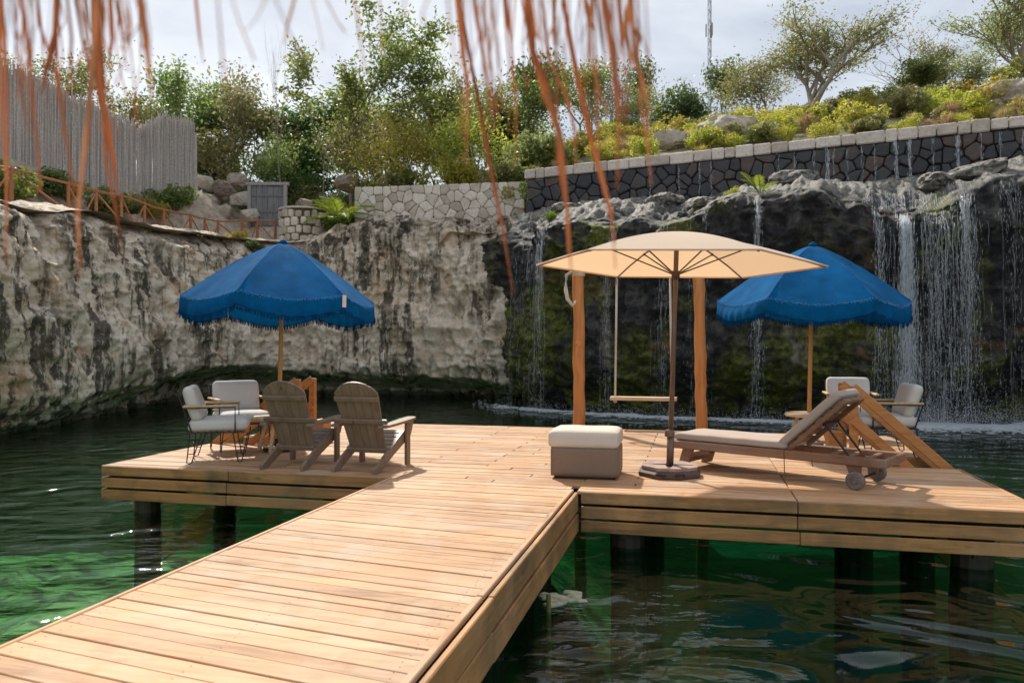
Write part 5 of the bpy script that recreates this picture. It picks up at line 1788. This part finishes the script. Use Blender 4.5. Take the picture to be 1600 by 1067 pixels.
for u, v, Y, s, i, lab in ((322, 318, 31.2, .62, 0, 'big tan boulder low in the heap by the stick fence'), (352, 300, 31.6, .58, 1, 'grey boulder in the middle of the heap by the stick fence'), (378, 312, 31.5, .50, 2, 'pale boulder next to the grey gate'),
                       (318, 285, 32.3, .55, 3, 'small tan boulder on top of the heap against the stick fence'), (345, 332, 30.6, .45, 1, 'boulder at the foot of the heap above the railing'), (372, 286, 32.4, .55, 0, 'grey boulder at the top of the heap by the gate'),
                       (312, 340, 30.4, .42, 2, 'boulder at the foot of the stick fence end'), (388, 335, 30.4, .40, 3, 'small boulder below the grey gate')):
    rock(u, v, Y, s * .98, s * .88, s * .74, i, lab, BG)
for u, v, Y, s, i, lab in ((1135, 212, 27, .95, 0, 'pale boulder on the slope below the radio mast'), (1188, 215, 26, .5, 2, 'small grey boulder beside the pale one on the slope'), (1228, 200, 26.5, .45, 1, 'grey stone among the yellow bushes'),
                       (1586, 158, 22.8, .75, 3, 'pale rounded boulder above the coping at the edge of the view'), (1545, 175, 22.8, .5, 1, 'low stone in the grass above the coping'), (745, 280, 29.5, .5, 2, 'pale rock behind the pale stone wall'),
                       (625, 283, 30, .4, 0, 'bright rock between stems behind the pale stone wall'), (548, 287, 31, .45, 3, 'pale rock behind the young palm'), (492, 335, 29.5, .35, 1, 'grey rock between planter and palm'), (1050, 222, 26.5, .5, 0, 'pale rock above the far end of the coping'),
                       (476, 318, 30.5, .28, 2, 'tan rock behind the round planter')):
    rock(u, v, Y, s * 1.2, s, s * .8, i, lab)
WG = 'wet rocks on the waterfall ledge'
for u, v, Y, sx, sz, i, lab in ((1075, 322, 21.3, .85, .34, 0, 'wet grey rock on the ledge above the sand parasol'), (1010, 335, 21.9, .75, .26, 1, 'flat wet rock on the ledge near the wall end'), (950, 340, 22.6, .8, .24, 2, 'low wet rock at the narrow end of the ledge'), (1240, 306, 20.6, .85, .36, 3, 'humped wet rock beside the little palm'),
                            (1130, 326, 20.9, .6, .25, 2, 'small wet rock next to the moss cushion'), (1480, 315, 20.0, .9, .36, 1, 'wet rock splitting the water beside the main fall'), (1545, 296, 19.9, 1.0, .36, 0, 'long wet rock at the high end of the ledge'), (860, 340, 24.3, .6, .24, 3, 'dark wet rock under the end of the black wall')):
    rock(u, v, Y, sx * .85, sx * .62, sz * .9, i, lab, WG, M['basalt'])

# ================================================================== FENCES, GATE, MAST
# path railing on the cliff edge
rl = thing('wooden_railing', 'reddish pole railing with crossed braces along the cliff-top path', 'railing', (0, 0, 0))
RU = [(-60, 17.3, 250, 322), (18, 19.2, 263, 322), (107, 21.4, 287, 341), (150, 22.4, 298, 330), (190, 23.6, 306, 340), (226, 24.6, 318, 347), (256, 25.6, 328, 352), (298, 27.0, 336, 370), (320, 27.8, 342, 368), (341, 28.4, 346, 370), (378, 29.0, 345, 366), (402, 29.3, 345, 365), (430, 29.4, 345, 364)]
# posts stand on the path; tops follow the photographed line
tops = []; bots = []
for k, (u, Y, vt, vb) in enumerate(RU):
    pt_ = at(u, vt, Y); g0 = th(pt_.x, pt_.y)
    zt = pt_.z; zb = min(g0, zt - .75)
    tops.append(Vector((pt_.x, Y, zt))); bots.append(Vector((pt_.x, Y, zt - .93)))
    MB().tube([(pt_.x, Y, min(g0, zt - .95) - .1), (pt_.x + rp.uniform(-.01, .01), Y, zt + .05)], [.055, .045], 8).build('post', M['rail'], rl)
for k in range(len(RU) - 1):
    a, b = tops[k], tops[k + 1]; c, d = bots[k], bots[k + 1]
    MB().tube([a, a.lerp(b, .5) + Vector((0, 0, rp.uniform(-.02, .02))), b], .034, 7).build('top_rail', M['rail'], rl)
    MB().tube([c + Vector((0, 0, .08)), d + Vector((0, 0, .08))], .030, 7).build('bottom_rail', M['rail'], rl)
    up_ = Vector((0, 0, .12))
    if k % 2: MB().tube([a - up_ * .4, d + up_], .026, 6).build('brace', M['rail'], rl)
    else:
        MB().tube([a - up_ * .4, c.lerp(d, .55) + up_], .026, 6).build('brace', M['rail'], rl)
        MB().tube([c.lerp(d, .55) + up_, b - up_ * .4], .024, 6).build('brace', M['rail'], rl)

# stick fence
sf = thing('stick_fence', 'tall grey fence of thin upright sticks on the bank', 'fence', (0, 0, 0))
pts_ = [(-17.6, 10.0), (-16.2, 16.5), (-14.95, 22.0), (-13.9, 27.0), (-12.95, 31.0)]
def along_poly(pts, step):
    out = []
    for a, b in zip(pts[:-1], pts[1:]):
        L = math.hypot(b[0] - a[0], b[1] - a[1]); n = int(L / step)
        out += [(a[0] + (b[0] - a[0]) * i / n, a[1] + (b[1] - a[1]) * i / n) for i in range(n)]
    return out
mb = MB()
for x, y in along_poly(pts_ , .013):
    g0 = th(x, y); h = 2.75 + rp.gauss(0, .14) + .12 * math.sin(x * 3)
    r_ = rp.uniform(.016, .028)
    dx, dy = rp.gauss(0, .03), rp.gauss(0, .04)
    ox = rp.choice((0, -.035, -.06)); mb.tube([(x + ox, y + rp.gauss(0, .02), g0 - .4), (x + ox + dx * .4, y + dy * .5, g0 + h * .5), (x + ox + dx, y + dy, g0 + h)], [r_, r_ * .9, r_ * .7], 5, False)
mb.build('stick', M['stick'], sf)['kind'] = 'stuff'
for x0, y0, x1, y1 in [(*a, *b) for a, b in zip(pts_[:-1], pts_[1:])]:
    for hh in (.7, 2.2):
        MB().tube([(x0 - .10, y0, th(x0, y0) + hh), (x1 - .10, y1, th(x1, y1) + hh)], .03, 6).build('cross_pole', M['stick'], sf)
MB().tube([(-12.9, 31.05, th(-12.9, 31.05) - .3), (-12.9, 31.05, th(-12.9, 31.05) + 2.3)], .06, 8).build('end_post', M['stick'], sf)

# grey gate beside the planter
g0 = at(390, 345, 30.6); g1 = at(446, 345, 30.6); gz = g0.z - .2; gh = at(400, 290, 30.6).z - gz
gt = thing('grey_gate', 'grey plank gate in a pale frame between boulders and planter', 'gate', ((g0.x + g1.x) / 2, 30.6, gz), 0)
gw = g1.x - g0.x
for sx in (-1, 1):
    MB().box((sx * gw / 2, 0, gh / 2), (.13, .14, gh), bev=.01).build('post', M['gable'], gt)
MB().box((0, .003, gh + .06), (gw + .3, .16, .12), bev=.01).build('lintel', M['gable'], gt)
for k in range(6):
    MB().box((-gw / 2 + .065 + (k + .5) * (gw - .13) / 6, .02, gh * .49), ((gw - .13) / 6 - .012, .035, gh * .97), bev=.005).build('plank', M['gateboard'] if 'gateboard' in M else M.setdefault('gateboard', wood('gate_board', (.22, .225, .23), (.17, .175, .18), (.10, .105, .11), rough=.8, axis=2)), gt)
for zz in (.35, .75):
    MB().box((0, -.012, gh * zz), (gw - .14, .03, .09), bev=.004).build('ledge', M['gateboard'], gt)

# radio mast far behind the slope
mp0 = at(1109, 130, 62); mtp = at(1109, -30, 62)
rm = thing('radio_mast', 'thin lattice radio mast rising behind the trees', 'mast', (mp0.x, 62, 8), .4)
mh = mtp.z - 8
for k in range(3):
    a = k * 2.094
    MB().tube([(.14 * math.cos(a), .14 * math.sin(a), 0), (.14 * math.cos(a), .14 * math.sin(a), mh)], .028, 5).build('mast_leg', M['mast'] if 'mast' in M else M.setdefault('mast', plain('mast_grey', (.25, .25, .27), .6)), rm)
mb = MB()
n = int(mh / .8)
for i in range(n):
    for k in range(3):
        a = k * 2.094; b = (k + 1) * 2.094
        mb.tube([(.14 * math.cos(a), .14 * math.sin(a), i * .8), (.14 * math.cos(b), .14 * math.sin(b), i * .8 + .8)], .014, 4, False)
mb.build('lattice', M['mast'], rm)['kind'] = 'stuff'
zz = at(1109, 48, 62).z - 8
for k in range(3):
    a = k * 2.094 + .5
    MB().box((.29 * math.cos(a), .29 * math.sin(a), zz), (.09, .16, 1.05), Matrix.Rotation(a, 3, 'Z'), .03).build('antenna', M['mast'], rm)

# ================================================================== FALLING WATER
def watermat():
    m, nt, b, out = newmat('white_water')
    b.inputs['Base Color'].default_value = (.90, .93, .96, 1); b.inputs['Roughness'].default_value = .12
    b.inputs['Specular IOR Level'].default_value = .6
    t = nt.nodes.new('ShaderNodeBsdfTranslucent'); t.inputs['Color'].default_value = (.9, .95, 1, 1)
    tp = nt.nodes.new('ShaderNodeBsdfTransparent')
    m1 = nt.nodes.new('ShaderNodeMixShader'); m1.inputs[0].default_value = .45
    m2 = nt.nodes.new('ShaderNodeMixShader'); m2.inputs[0].default_value = .34
    nt.links.new(b.outputs[0], m1.inputs[1]); nt.links.new(t.outputs[0], m1.inputs[2])
    nt.links.new(m1.outputs[0], m2.inputs[1]); nt.links.new(tp.outputs[0], m2.inputs[2])
    nt.links.new(m2.outputs[0], out.inputs['Surface'])
    return m
M['foam'] = watermat()

DP = DV.reshape(DV.shape[0], DV.shape[1], 3)
def streaks(mb, P0, Ln, Wd_, r):
    """thin spindles of water hanging in the air"""
    for p, l, w in zip(P0, Ln, Wd_):
        a = r.uniform(0, 3.14); ca, sa = math.cos(a) * w, math.sin(a) * w
        x, y, z = p
        j = r.gauss(0, .04) * l
        mb.add([(x, y, z + l * .45), (x + ca, y + sa, z), (x - sa, y + ca, z), (x - ca, y - sa, z), (x + sa, y - ca, z), (x + j, y + j * .5, z - l * .55)],
               [(0, 1, 2), (0, 2, 3), (0, 3, 4), (0, 4, 1), (5, 2, 1), (5, 3, 2), (5, 4, 3), (5, 1, 4)])

def fall(label, ulo, uhi, n, wpx, zlo=WATER, seed=0, lmul=1.0, wmul=1.0, dens_pow=1.0, tight=6, ztop_drop=.0, spread_down=.10, flows=3):
    r = random.Random(seed); mb = MB()
    cords = [r.uniform(ulo, uhi) for _ in range(tight)]
    P0 = []; Ln = []; Wd_ = []
    for _ in range(n):
        u = r.choice(cords) + r.gauss(0, wpx)
        c = col_of(u)
        rim = DV[DROWS - 4, c]; zt = rim[2] - ztop_drop
        f = r.random() ** dens_pow
        z = zt + (zlo - zt) * f
        # stand off the rock: falls free of the face, spreading as it drops
        rowz = DV[:DROWS, c, 2]; i = int(np.argmin(np.abs(rowz - z)))
        face = DV[i, c]; nrm = DNR[c]
        proud = max((DV[i:DROWS - 2, c, :2] - face[:2]) @ nrm) if i < DROWS - 3 else 0
        off = max(0, proud) + .06 + .22 * math.sqrt(max(0, f)) + r.gauss(0, .03 + spread_down * f)
        tx, ty = -nrm[1], nrm[0]
        lat = r.gauss(0, .015 + spread_down * .9 * f)
        P0.append((face[0] + nrm[0] * off + tx * lat, face[1] + nrm[1] * off + ty * lat, z))
        Ln.append(lmul * r.uniform(.03, .20) * (1.1 - .55 * f)); Wd_.append(wmul * r.uniform(.0025, .008))
    # threads: long wavering strands, broken here and there, drawn by the fall
    ms = MB()
    for _ in range(int(n / 6)):
        u = r.choice(cords) + r.gauss(0, wpx); c = col_of(u)
        zt = DV[DROWS - 4, c, 2]; nrm = DNR[c]; tx, ty = -nrm[1], nrm[0]
        f = r.random() ** 1.3 * .9; L = r.uniform(.25, 1.5); ph = r.uniform(0, 6); lat0 = r.gauss(0, .02 + spread_down * .45 * f); j0 = r.gauss(0, .03)
        pts = []; rad = []
        m_ = 7; w = wmul * r.uniform(.0012, .0048)
        for k in range(m_):
            ff = min(1, f + L / (zt - zlo) * k / (m_ - 1)); z = zt + (zlo - zt) * ff
            i = int(np.argmin(np.abs(DV[:DROWS, c, 2] - z))); face = DV[i, c]
            proud = max((DV[i:DROWS - 2, c, :2] - face[:2]) @ nrm) if i < DROWS - 3 else 0
            off = max(0, proud) + .05 + .22 * math.sqrt(ff) + j0
            la = lat0 * (1 + ff) + .012 * math.sin(ph + k * 1.3)
            pts.append((face[0] + nrm[0] * off + tx * la, face[1] + nrm[1] * off + ty * la, z)); rad.append(w * math.sin(math.pi * (k + .35) / (m_ - .3)) * r.uniform(.6, 1.25))
        if abs(pts[0][2] - pts[-1][2]) > .08: ms.tube(pts, rad, 4, False)
    for u in cords:
        for k in range(flows):
            c = col_of(u + r.gauss(0, wpx * 1.4 * (1 if flows < 5 else 4))); pts = []
            for j in range(r.randint(4, 14), -1, -2):
                c = max(0, min(DV.shape[1] - 1, c + int(r.gauss(0, 1.1))))
                pts.append(Vector(DV[DROWS + j, c]) + Vector((0, 0, .006)))
            pts.append(Vector(DV[DROWS - 2, c]) + Vector((DNR[c][0], DNR[c][1], 0)) * .03)
            if len(pts) > 2: ms.tube(pts, [r.uniform(.0015, .005) * wmul for _ in pts], 5)
    streaks(mb, P0, Ln, Wd_, r)
    c = col_of((ulo + uhi) / 2); org = Vector(DV[DROWS - 4, c])
    root = thing('waterfall', label, 'waterfall', org, 0, 'waterfalls over the dark ledge')
    for nm, b_ in (('stream', ms), ('spray', mb)):
        b_.v = [tuple(Vector(p) - org) for p in b_.v]
        b_.build(nm, M['foam'], root, True)['kind'] = 'stuff'
    return root
fall('main waterfall, brightest white column spilling through the notch', 1398, 1411, 2600, 3.0, flows=9, seed=1, lmul=1.4, wmul=1.05, tight=4, spread_down=.13)
fall('broad veil of water beside the main fall under the wet rock', 1458, 1496, 1400, 6, seed=2, lmul=.9, wmul=.75, tight=6, spread_down=.2)
fall('narrow stream just before the main waterfall, above the blue parasol', 1355, 1376, 520, 3, seed=3, tight=3, lmul=1.1, wmul=.75)
fall('loose spray of drops around the foot of the main waterfall', 1400, 1480, 1500, 30, seed=4, dens_pow=.45, lmul=.4, wmul=.8, spread_down=.35, tight=12)
fall('thin fall behind the post of the swing, below the little palm', 1173, 1184, 520, 2, seed=5, tight=3, lmul=1.1, wmul=.75)
fall('faint veil of drops at the narrow end of the dark ledge', 840, 880, 900, 5, seed=6, lmul=1.0, wmul=.55, tight=7, spread_down=.12)
fall('thin dribble behind the swing ropes', 972, 986, 300, 2, seed=7, wmul=.6, tight=2)
fall('thin trickle over the lip above the sand parasol', 1040, 1110, 380, 3, seed=8, wmul=.6, tight=4)
fall('scattered veil at the far high end of the ledge', 1555, 1605, 700, 7, seed=9, tight=6, wmul=.65)
fall('fine curtain between the main fall and the broad veil', 1425, 1450, 420, 5, seed=10, wmul=.6, tight=4)

# trickles down the black wall
r = random.Random(5); mb = MB()
for u in (1015, 1060, 1092, 1110, 1215, 1270, 1292, 1301, 1322, 1345, 1398, 1419, 1456, 1494, 1530, 1560, 1596, 1240, 1365):
    # where this sight line meets the wall face
    dx = (u - 800) / F
    k = ((WA[0] - Wn[0] * .1) * Wn[0] + (WA[1] - Wn[1] * .1) * Wn[1]) / (dx * Wn[0] + Wn[1])
    big = u in (1292, 1419, 1494, 1398)
    P0 = []; Ln = []; Ww = []
    for _ in range(150 if big else 40):
        f = r.random()
        P0.append((dx * k + r.gauss(0, .02 if not big else .03), k - .06 - .06 * f + r.gauss(0, .015), 6.95 - 1.25 * f)); Ln.append(r.uniform(.06, .28)); Ww.append(r.uniform(.002, .005 if not big else .008))
    streaks(mb, P0, Ln, Ww, r)
tag(mb.build('wall_trickle', M['foam'], None, True), 'thin trickles of water running down the black wall', 'water', kind='stuff')

# white water where the falls land
r = random.Random(15); mb = MB(); nrg = np.random.default_rng(15)
def blob(p, a, b, c):
    ph = r.uniform(0, 6); n = 6
    ring = [(p[0] + a * math.cos(ph + i * 1.047) * r.uniform(.6, 1.2), p[1] + b * math.sin(ph + i * 1.047) * r.uniform(.6, 1.2), p[2]) for i in range(n)]
    vs = ring + [(p[0], p[1], p[2] + c), (p[0], p[1], p[2] - .01)]
    mb.add(vs, [(i, (i + 1) % n, n) for i in range(n)] + [((i + 1) % n, i, n + 1) for i in range(n)])
zones = [(1405, 26, 2300, 1.5), (1480, 45, 2300, 1.6), (1365, 18, 700, 1.0), (1560, 40, 1700, 1.3), (1178, 34, 900, .8), (860, 26, 600, .7), (925, 30, 300, .5), (985, 30, 700, .8), (1060, 34, 700, .8), (1230, 30, 300, .5), (1440, 90, 1200, 1.7)]
for u0, su, n, reach in zones:
    for _ in range(n):
        u = r.gauss(u0, su); c = col_of(u)
        i = int(np.argmin(np.abs(DV[:DROWS, c, 2] - (WATER + 1.6))))
        face = DV[i, c]; nrm = DNR[c]
        off = .25 + abs(r.gauss(0, .45)) * reach
        x = face[0] + nrm[0] * off + r.gauss(0, .05); y = face[1] + nrm[1] * off
        s_ = r.uniform(.008, .05) * (1 if r.random() < .85 else 2.0)
        blob((x, y, WATER + .004), s_ * 1.5, s_, r.uniform(.004, .02))
        if r.random() < .55:
            z = WATER + abs(r.gauss(0, .17 * reach)); q = r.uniform(.003, .011)
            blob((x + r.gauss(0, .1), y + r.gauss(0, .1), z), q, q, q)
for _ in range(4200):
    u = r.choice((1405, 1405, 1480, 1365, 1560)) + r.gauss(0, 30); c = col_of(u)
    i = int(np.argmin(np.abs(DV[:DROWS, c, 2] - (WATER + 1.2)))); face = DV[i, c]; nrm = DNR[c]
    off = .2 + abs(r.gauss(0, .6)); q = r.uniform(.0015, .0045)
    blob((face[0] + nrm[0] * off, face[1] + nrm[1] * off, WATER + abs(r.gauss(0, .6))), q, q, q)
tag(mb.build('foam', M['foam'], None, True), 'white foam and spray where the falls land in the pool', 'foam', kind='stuff')

# ================================================================== PALM FRINGE OVER THE VIEW
def frondmat():
    m, nt, b, out = newmat('dry_palm')
    v = objvec(nt)
    n1 = noise(nt, v, 6.0, 4, .6, .2, mscale=(1, 1, .15))
    c = ramp(nt, n1, [(.3, (.36, .14, .06)), (.5, (.62, .29, .13)), (.72, (.78, .50, .29))])
    nt.links.new(c, b.inputs['Base Color']); b.inputs['Roughness'].default_value = .6
    t = nt.nodes.new('ShaderNodeBsdfTranslucent'); nt.links.new(c, t.inputs['Color'])
    mx = nt.nodes.new('ShaderNodeMixShader'); mx.inputs[0].default_value = .6
    nt.links.new(b.outputs[0], mx.inputs[1]); nt.links.new(t.outputs[0], mx.inputs[2]); nt.links.new(mx.outputs[0], out.inputs['Surface'])
    return m
M['frond'] = frondmat()
EV = 1.25
def leaflet(parent, pts, w, d, seed):
    """one dry strip hanging from the eave: pixel path (u, v) at distance d"""
    r = random.Random(seed)
    P_ = [at(u, v, d + .01 * i) for i, (u, v) in enumerate(pts)]
    top = P_[0] + (P_[0] - P_[1]).normalized() * .05
    top.z = max(top.z, 1.93)
    P_ = [top] + P_
    D = []
    for a, b in zip(P_[:-1], P_[1:]):
        for k in range(4): D.append(a.lerp(b, k / 4))
    D.append(P_[-1])
    n = len(D); mb = MB(); hw = w / F * d / 2
    tw = r.uniform(-.8, .8)
    vs = []; fs = []
    for i, p in enumerate(D):
        f = i / (n - 1)
        k = hw * (.55 + .45 * math.sin(min(1, f * 1.6) * math.pi * .5)) * (1 - f ** 3 * .92)
        a = tw + 1.2 * math.sin(f * 2.5 + seed)
        dx = Vector((math.cos(a * .5), math.sin(a * .5), 0)) * max(k, .0008)
        vs += [p - dx, p + Vector((0, -.25 * k, 0)), p + dx, p + Vector((0, -.25 * k + .0012, 0))]
    for i in range(n - 1):
        b = i * 4
        for q in range(4):
            q2 = (q + 1) % 4
            fs.append((b + q, b + q2, b + 4 + q2, b + 4 + q))
    mb.add(vs, fs).build('leaflet', M['frond'], parent, True)
f1 = thing('palm_thatch', 'tangle of dry orange palm strands hanging over the stick fence', 'palm frond', (0, 0, 0), 0, 'dry palm strands hanging from the eave')
f2 = thing('palm_thatch', 'long dry orange palm strands hanging over the stone walls and the sand parasol', 'palm frond', (0, 0, 0), 0, 'dry palm strands hanging from the eave')
f3 = thing('palm_thatch', 'few thin brown palm strands against the sky above the leafless tree', 'palm frond', (0, 0, 0), 0, 'dry palm strands hanging from the eave')
LEFT = [([(2, 0), (8, 90), (12, 200), (10, 440)], 12), ([(12, 0), (25, 70), (36, 150), (44, 210)], 9), ([(34, 0), (42, 60), (52, 150), (62, 300)], 11), ([(88, 0), (86, 50), (72, 110), (66, 150)], 26), ([(92, 20), (84, 90), (70, 170)], 8),
        ([(118, 0), (130, 70), (145, 130), (140, 200), (128, 290)], 17), ([(148, 0), (150, 70), (158, 150), (175, 240), (186, 310)], 22), ([(150, 30), (142, 130), (132, 240), (122, 330), (125, 420)], 16), ([(172, 0), (176, 60), (168, 110)], 12), ([(132, 0), (140, 70), (150, 140)], 13),
        ([(218, 0), (224, 40), (232, 95), (237, 160)], 17), ([(62, 40), (85, 110), (105, 220), (115, 320), (125, 440)], 9), ([(90, 110), (100, 200), (118, 300)], 7), ([(165, 250), (182, 330), (192, 420)], 10), ([(60, 0), (66, 60), (68, 110)], 7), ([(186, 0), (190, 60), (197, 95)], 6), ([(200, 0), (205, 40), (203, 70)], 7),
        ([(105, 0), (112, 60), (108, 130), (95, 220)], 8), ([(44, 100), (58, 210), (64, 300)], 6), ([(0, 120), (10, 280), (8, 400)], 8)]
MIDL = [([(714, 0), (722, 70), (731, 140), (728, 260)], 13), ([(718, 0), (734, 90), (752, 180), (768, 270), (786, 360), (802, 460)], 15), ([(742, 0), (752, 70), (762, 130), (772, 205)], 11), ([(790, 0), (794, 40), (800, 70)], 11), ([(828, 0), (836, 50), (843, 65)], 15), ([(824, 20), (832, 80), (852, 140), (874, 210), (884, 300), (888, 400)], 24),
        ([(815, 0), (822, 40), (830, 80)], 7), ([(880, 0), (892, 70), (908, 150), (926, 230), (950, 320), (962, 380)], 14), ([(868, 0), (866, 40), (858, 62)], 8), ([(945, 0), (953, 60), (962, 130), (966, 190), (964, 300)], 20), ([(985, 0), (976, 45), (984, 85), (990, 110)], 18), ([(988, 40), (1000, 60), (998, 75)], 11), ([(992, 90), (1004, 130), (1012, 170), (1016, 240)], 14),
        ([(915, 0), (922, 30), (930, 55)], 10), ([(932, 0), (940, 60), (945, 100)], 8), ([(860, 100), (880, 140), (898, 200), (900, 260)], 9), ([(966, 0), (972, 60), (976, 120)], 9), ([(872, 250), (886, 330), (893, 430)], 13), ([(756, 0), (762, 60), (766, 110)], 6), ([(798, 60), (806, 160), (805, 260)], 7), ([(935, 250), (955, 330), (962, 420)], 8), ([(1000, 160), (1012, 230), (1018, 290)], 7)]
THIN = [([(306, 0), (312, 60), (318, 100)], 8), ([(363, 0), (372, 30), (384, 60), (398, 95)], 6), ([(555, 0), (562, 60), (571, 110)], 6), ([(430, 0), (452, 50), (470, 90)], 4), ([(510, 0), (525, 30), (540, 52)], 4), ([(593, 0), (595, 40), (598, 80)], 5), ([(632, 0), (634, 26)], 5), ([(668, 0), (660, 20), (662, 40)], 4), ([(700, 0), (706, 60), (712, 100)], 6), ([(488, 0), (498, 40), (505, 80)], 4), ([(340, 0), (345, 60), (352, 140)], 4), ([(415, 0), (400, 30), (385, 48)], 4), ([(460, 0), (448, 45), (444, 70)], 7)]
rq = random.Random(9)
for par, lst, d0 in ((f1, LEFT, 1.0), (f2, MIDL, 1.05), (f3, THIN, .8)):
    for i, (pts, w) in enumerate(lst):
        leaflet(par, pts, w * .68, d0 + rq.uniform(-.15, .2), i * 3 + 1)
for k in range(95):     # finer threads
    u = rq.choice((rq.uniform(0, 230), rq.uniform(720, 1010))); L = rq.uniform(60, 230)
    leaflet(f1 if u < 400 else f2, [(u, 0), (u + rq.uniform(-6, 14), L * .5), (u + rq.uniform(-10, 25), L)], rq.uniform(1.4, 3.6), rq.uniform(.7, 1.15), 100 + k)
ev = thing('eave', 'round thatch eave pole that the dry palm strands hang from', 'eave', (0, 1.0, 1.98))
MB().tube([(-3.3, 0, 0), (0, 0, .01), (3.3, 0, 0)], .05, 12).build('pole', M['post'], ev, True)
mb = MB()
for k in range(260):
    x = rq.uniform(-1.5, 1.2); a = Vector((x, rq.uniform(-.08, .12), .05)); b = a + Vector((rq.uniform(-.06, .06), rq.uniform(-.05, .12), -rq.uniform(.06, .16)))
    w = Vector((rq.uniform(.003, .008), 0, 0))
    mb.add([a - w, a + w, b + w * .4, b - w * .4], [(0, 1, 2, 3)])
mb.build('thatch', M['frond'], ev)['kind'] = 'stuff'
for sx in (-3.2, 3.2):
    MB().tube([(sx, 0, 0), (sx, 0, -2.5)], .06, 12).build('post', M['post'], ev, True)
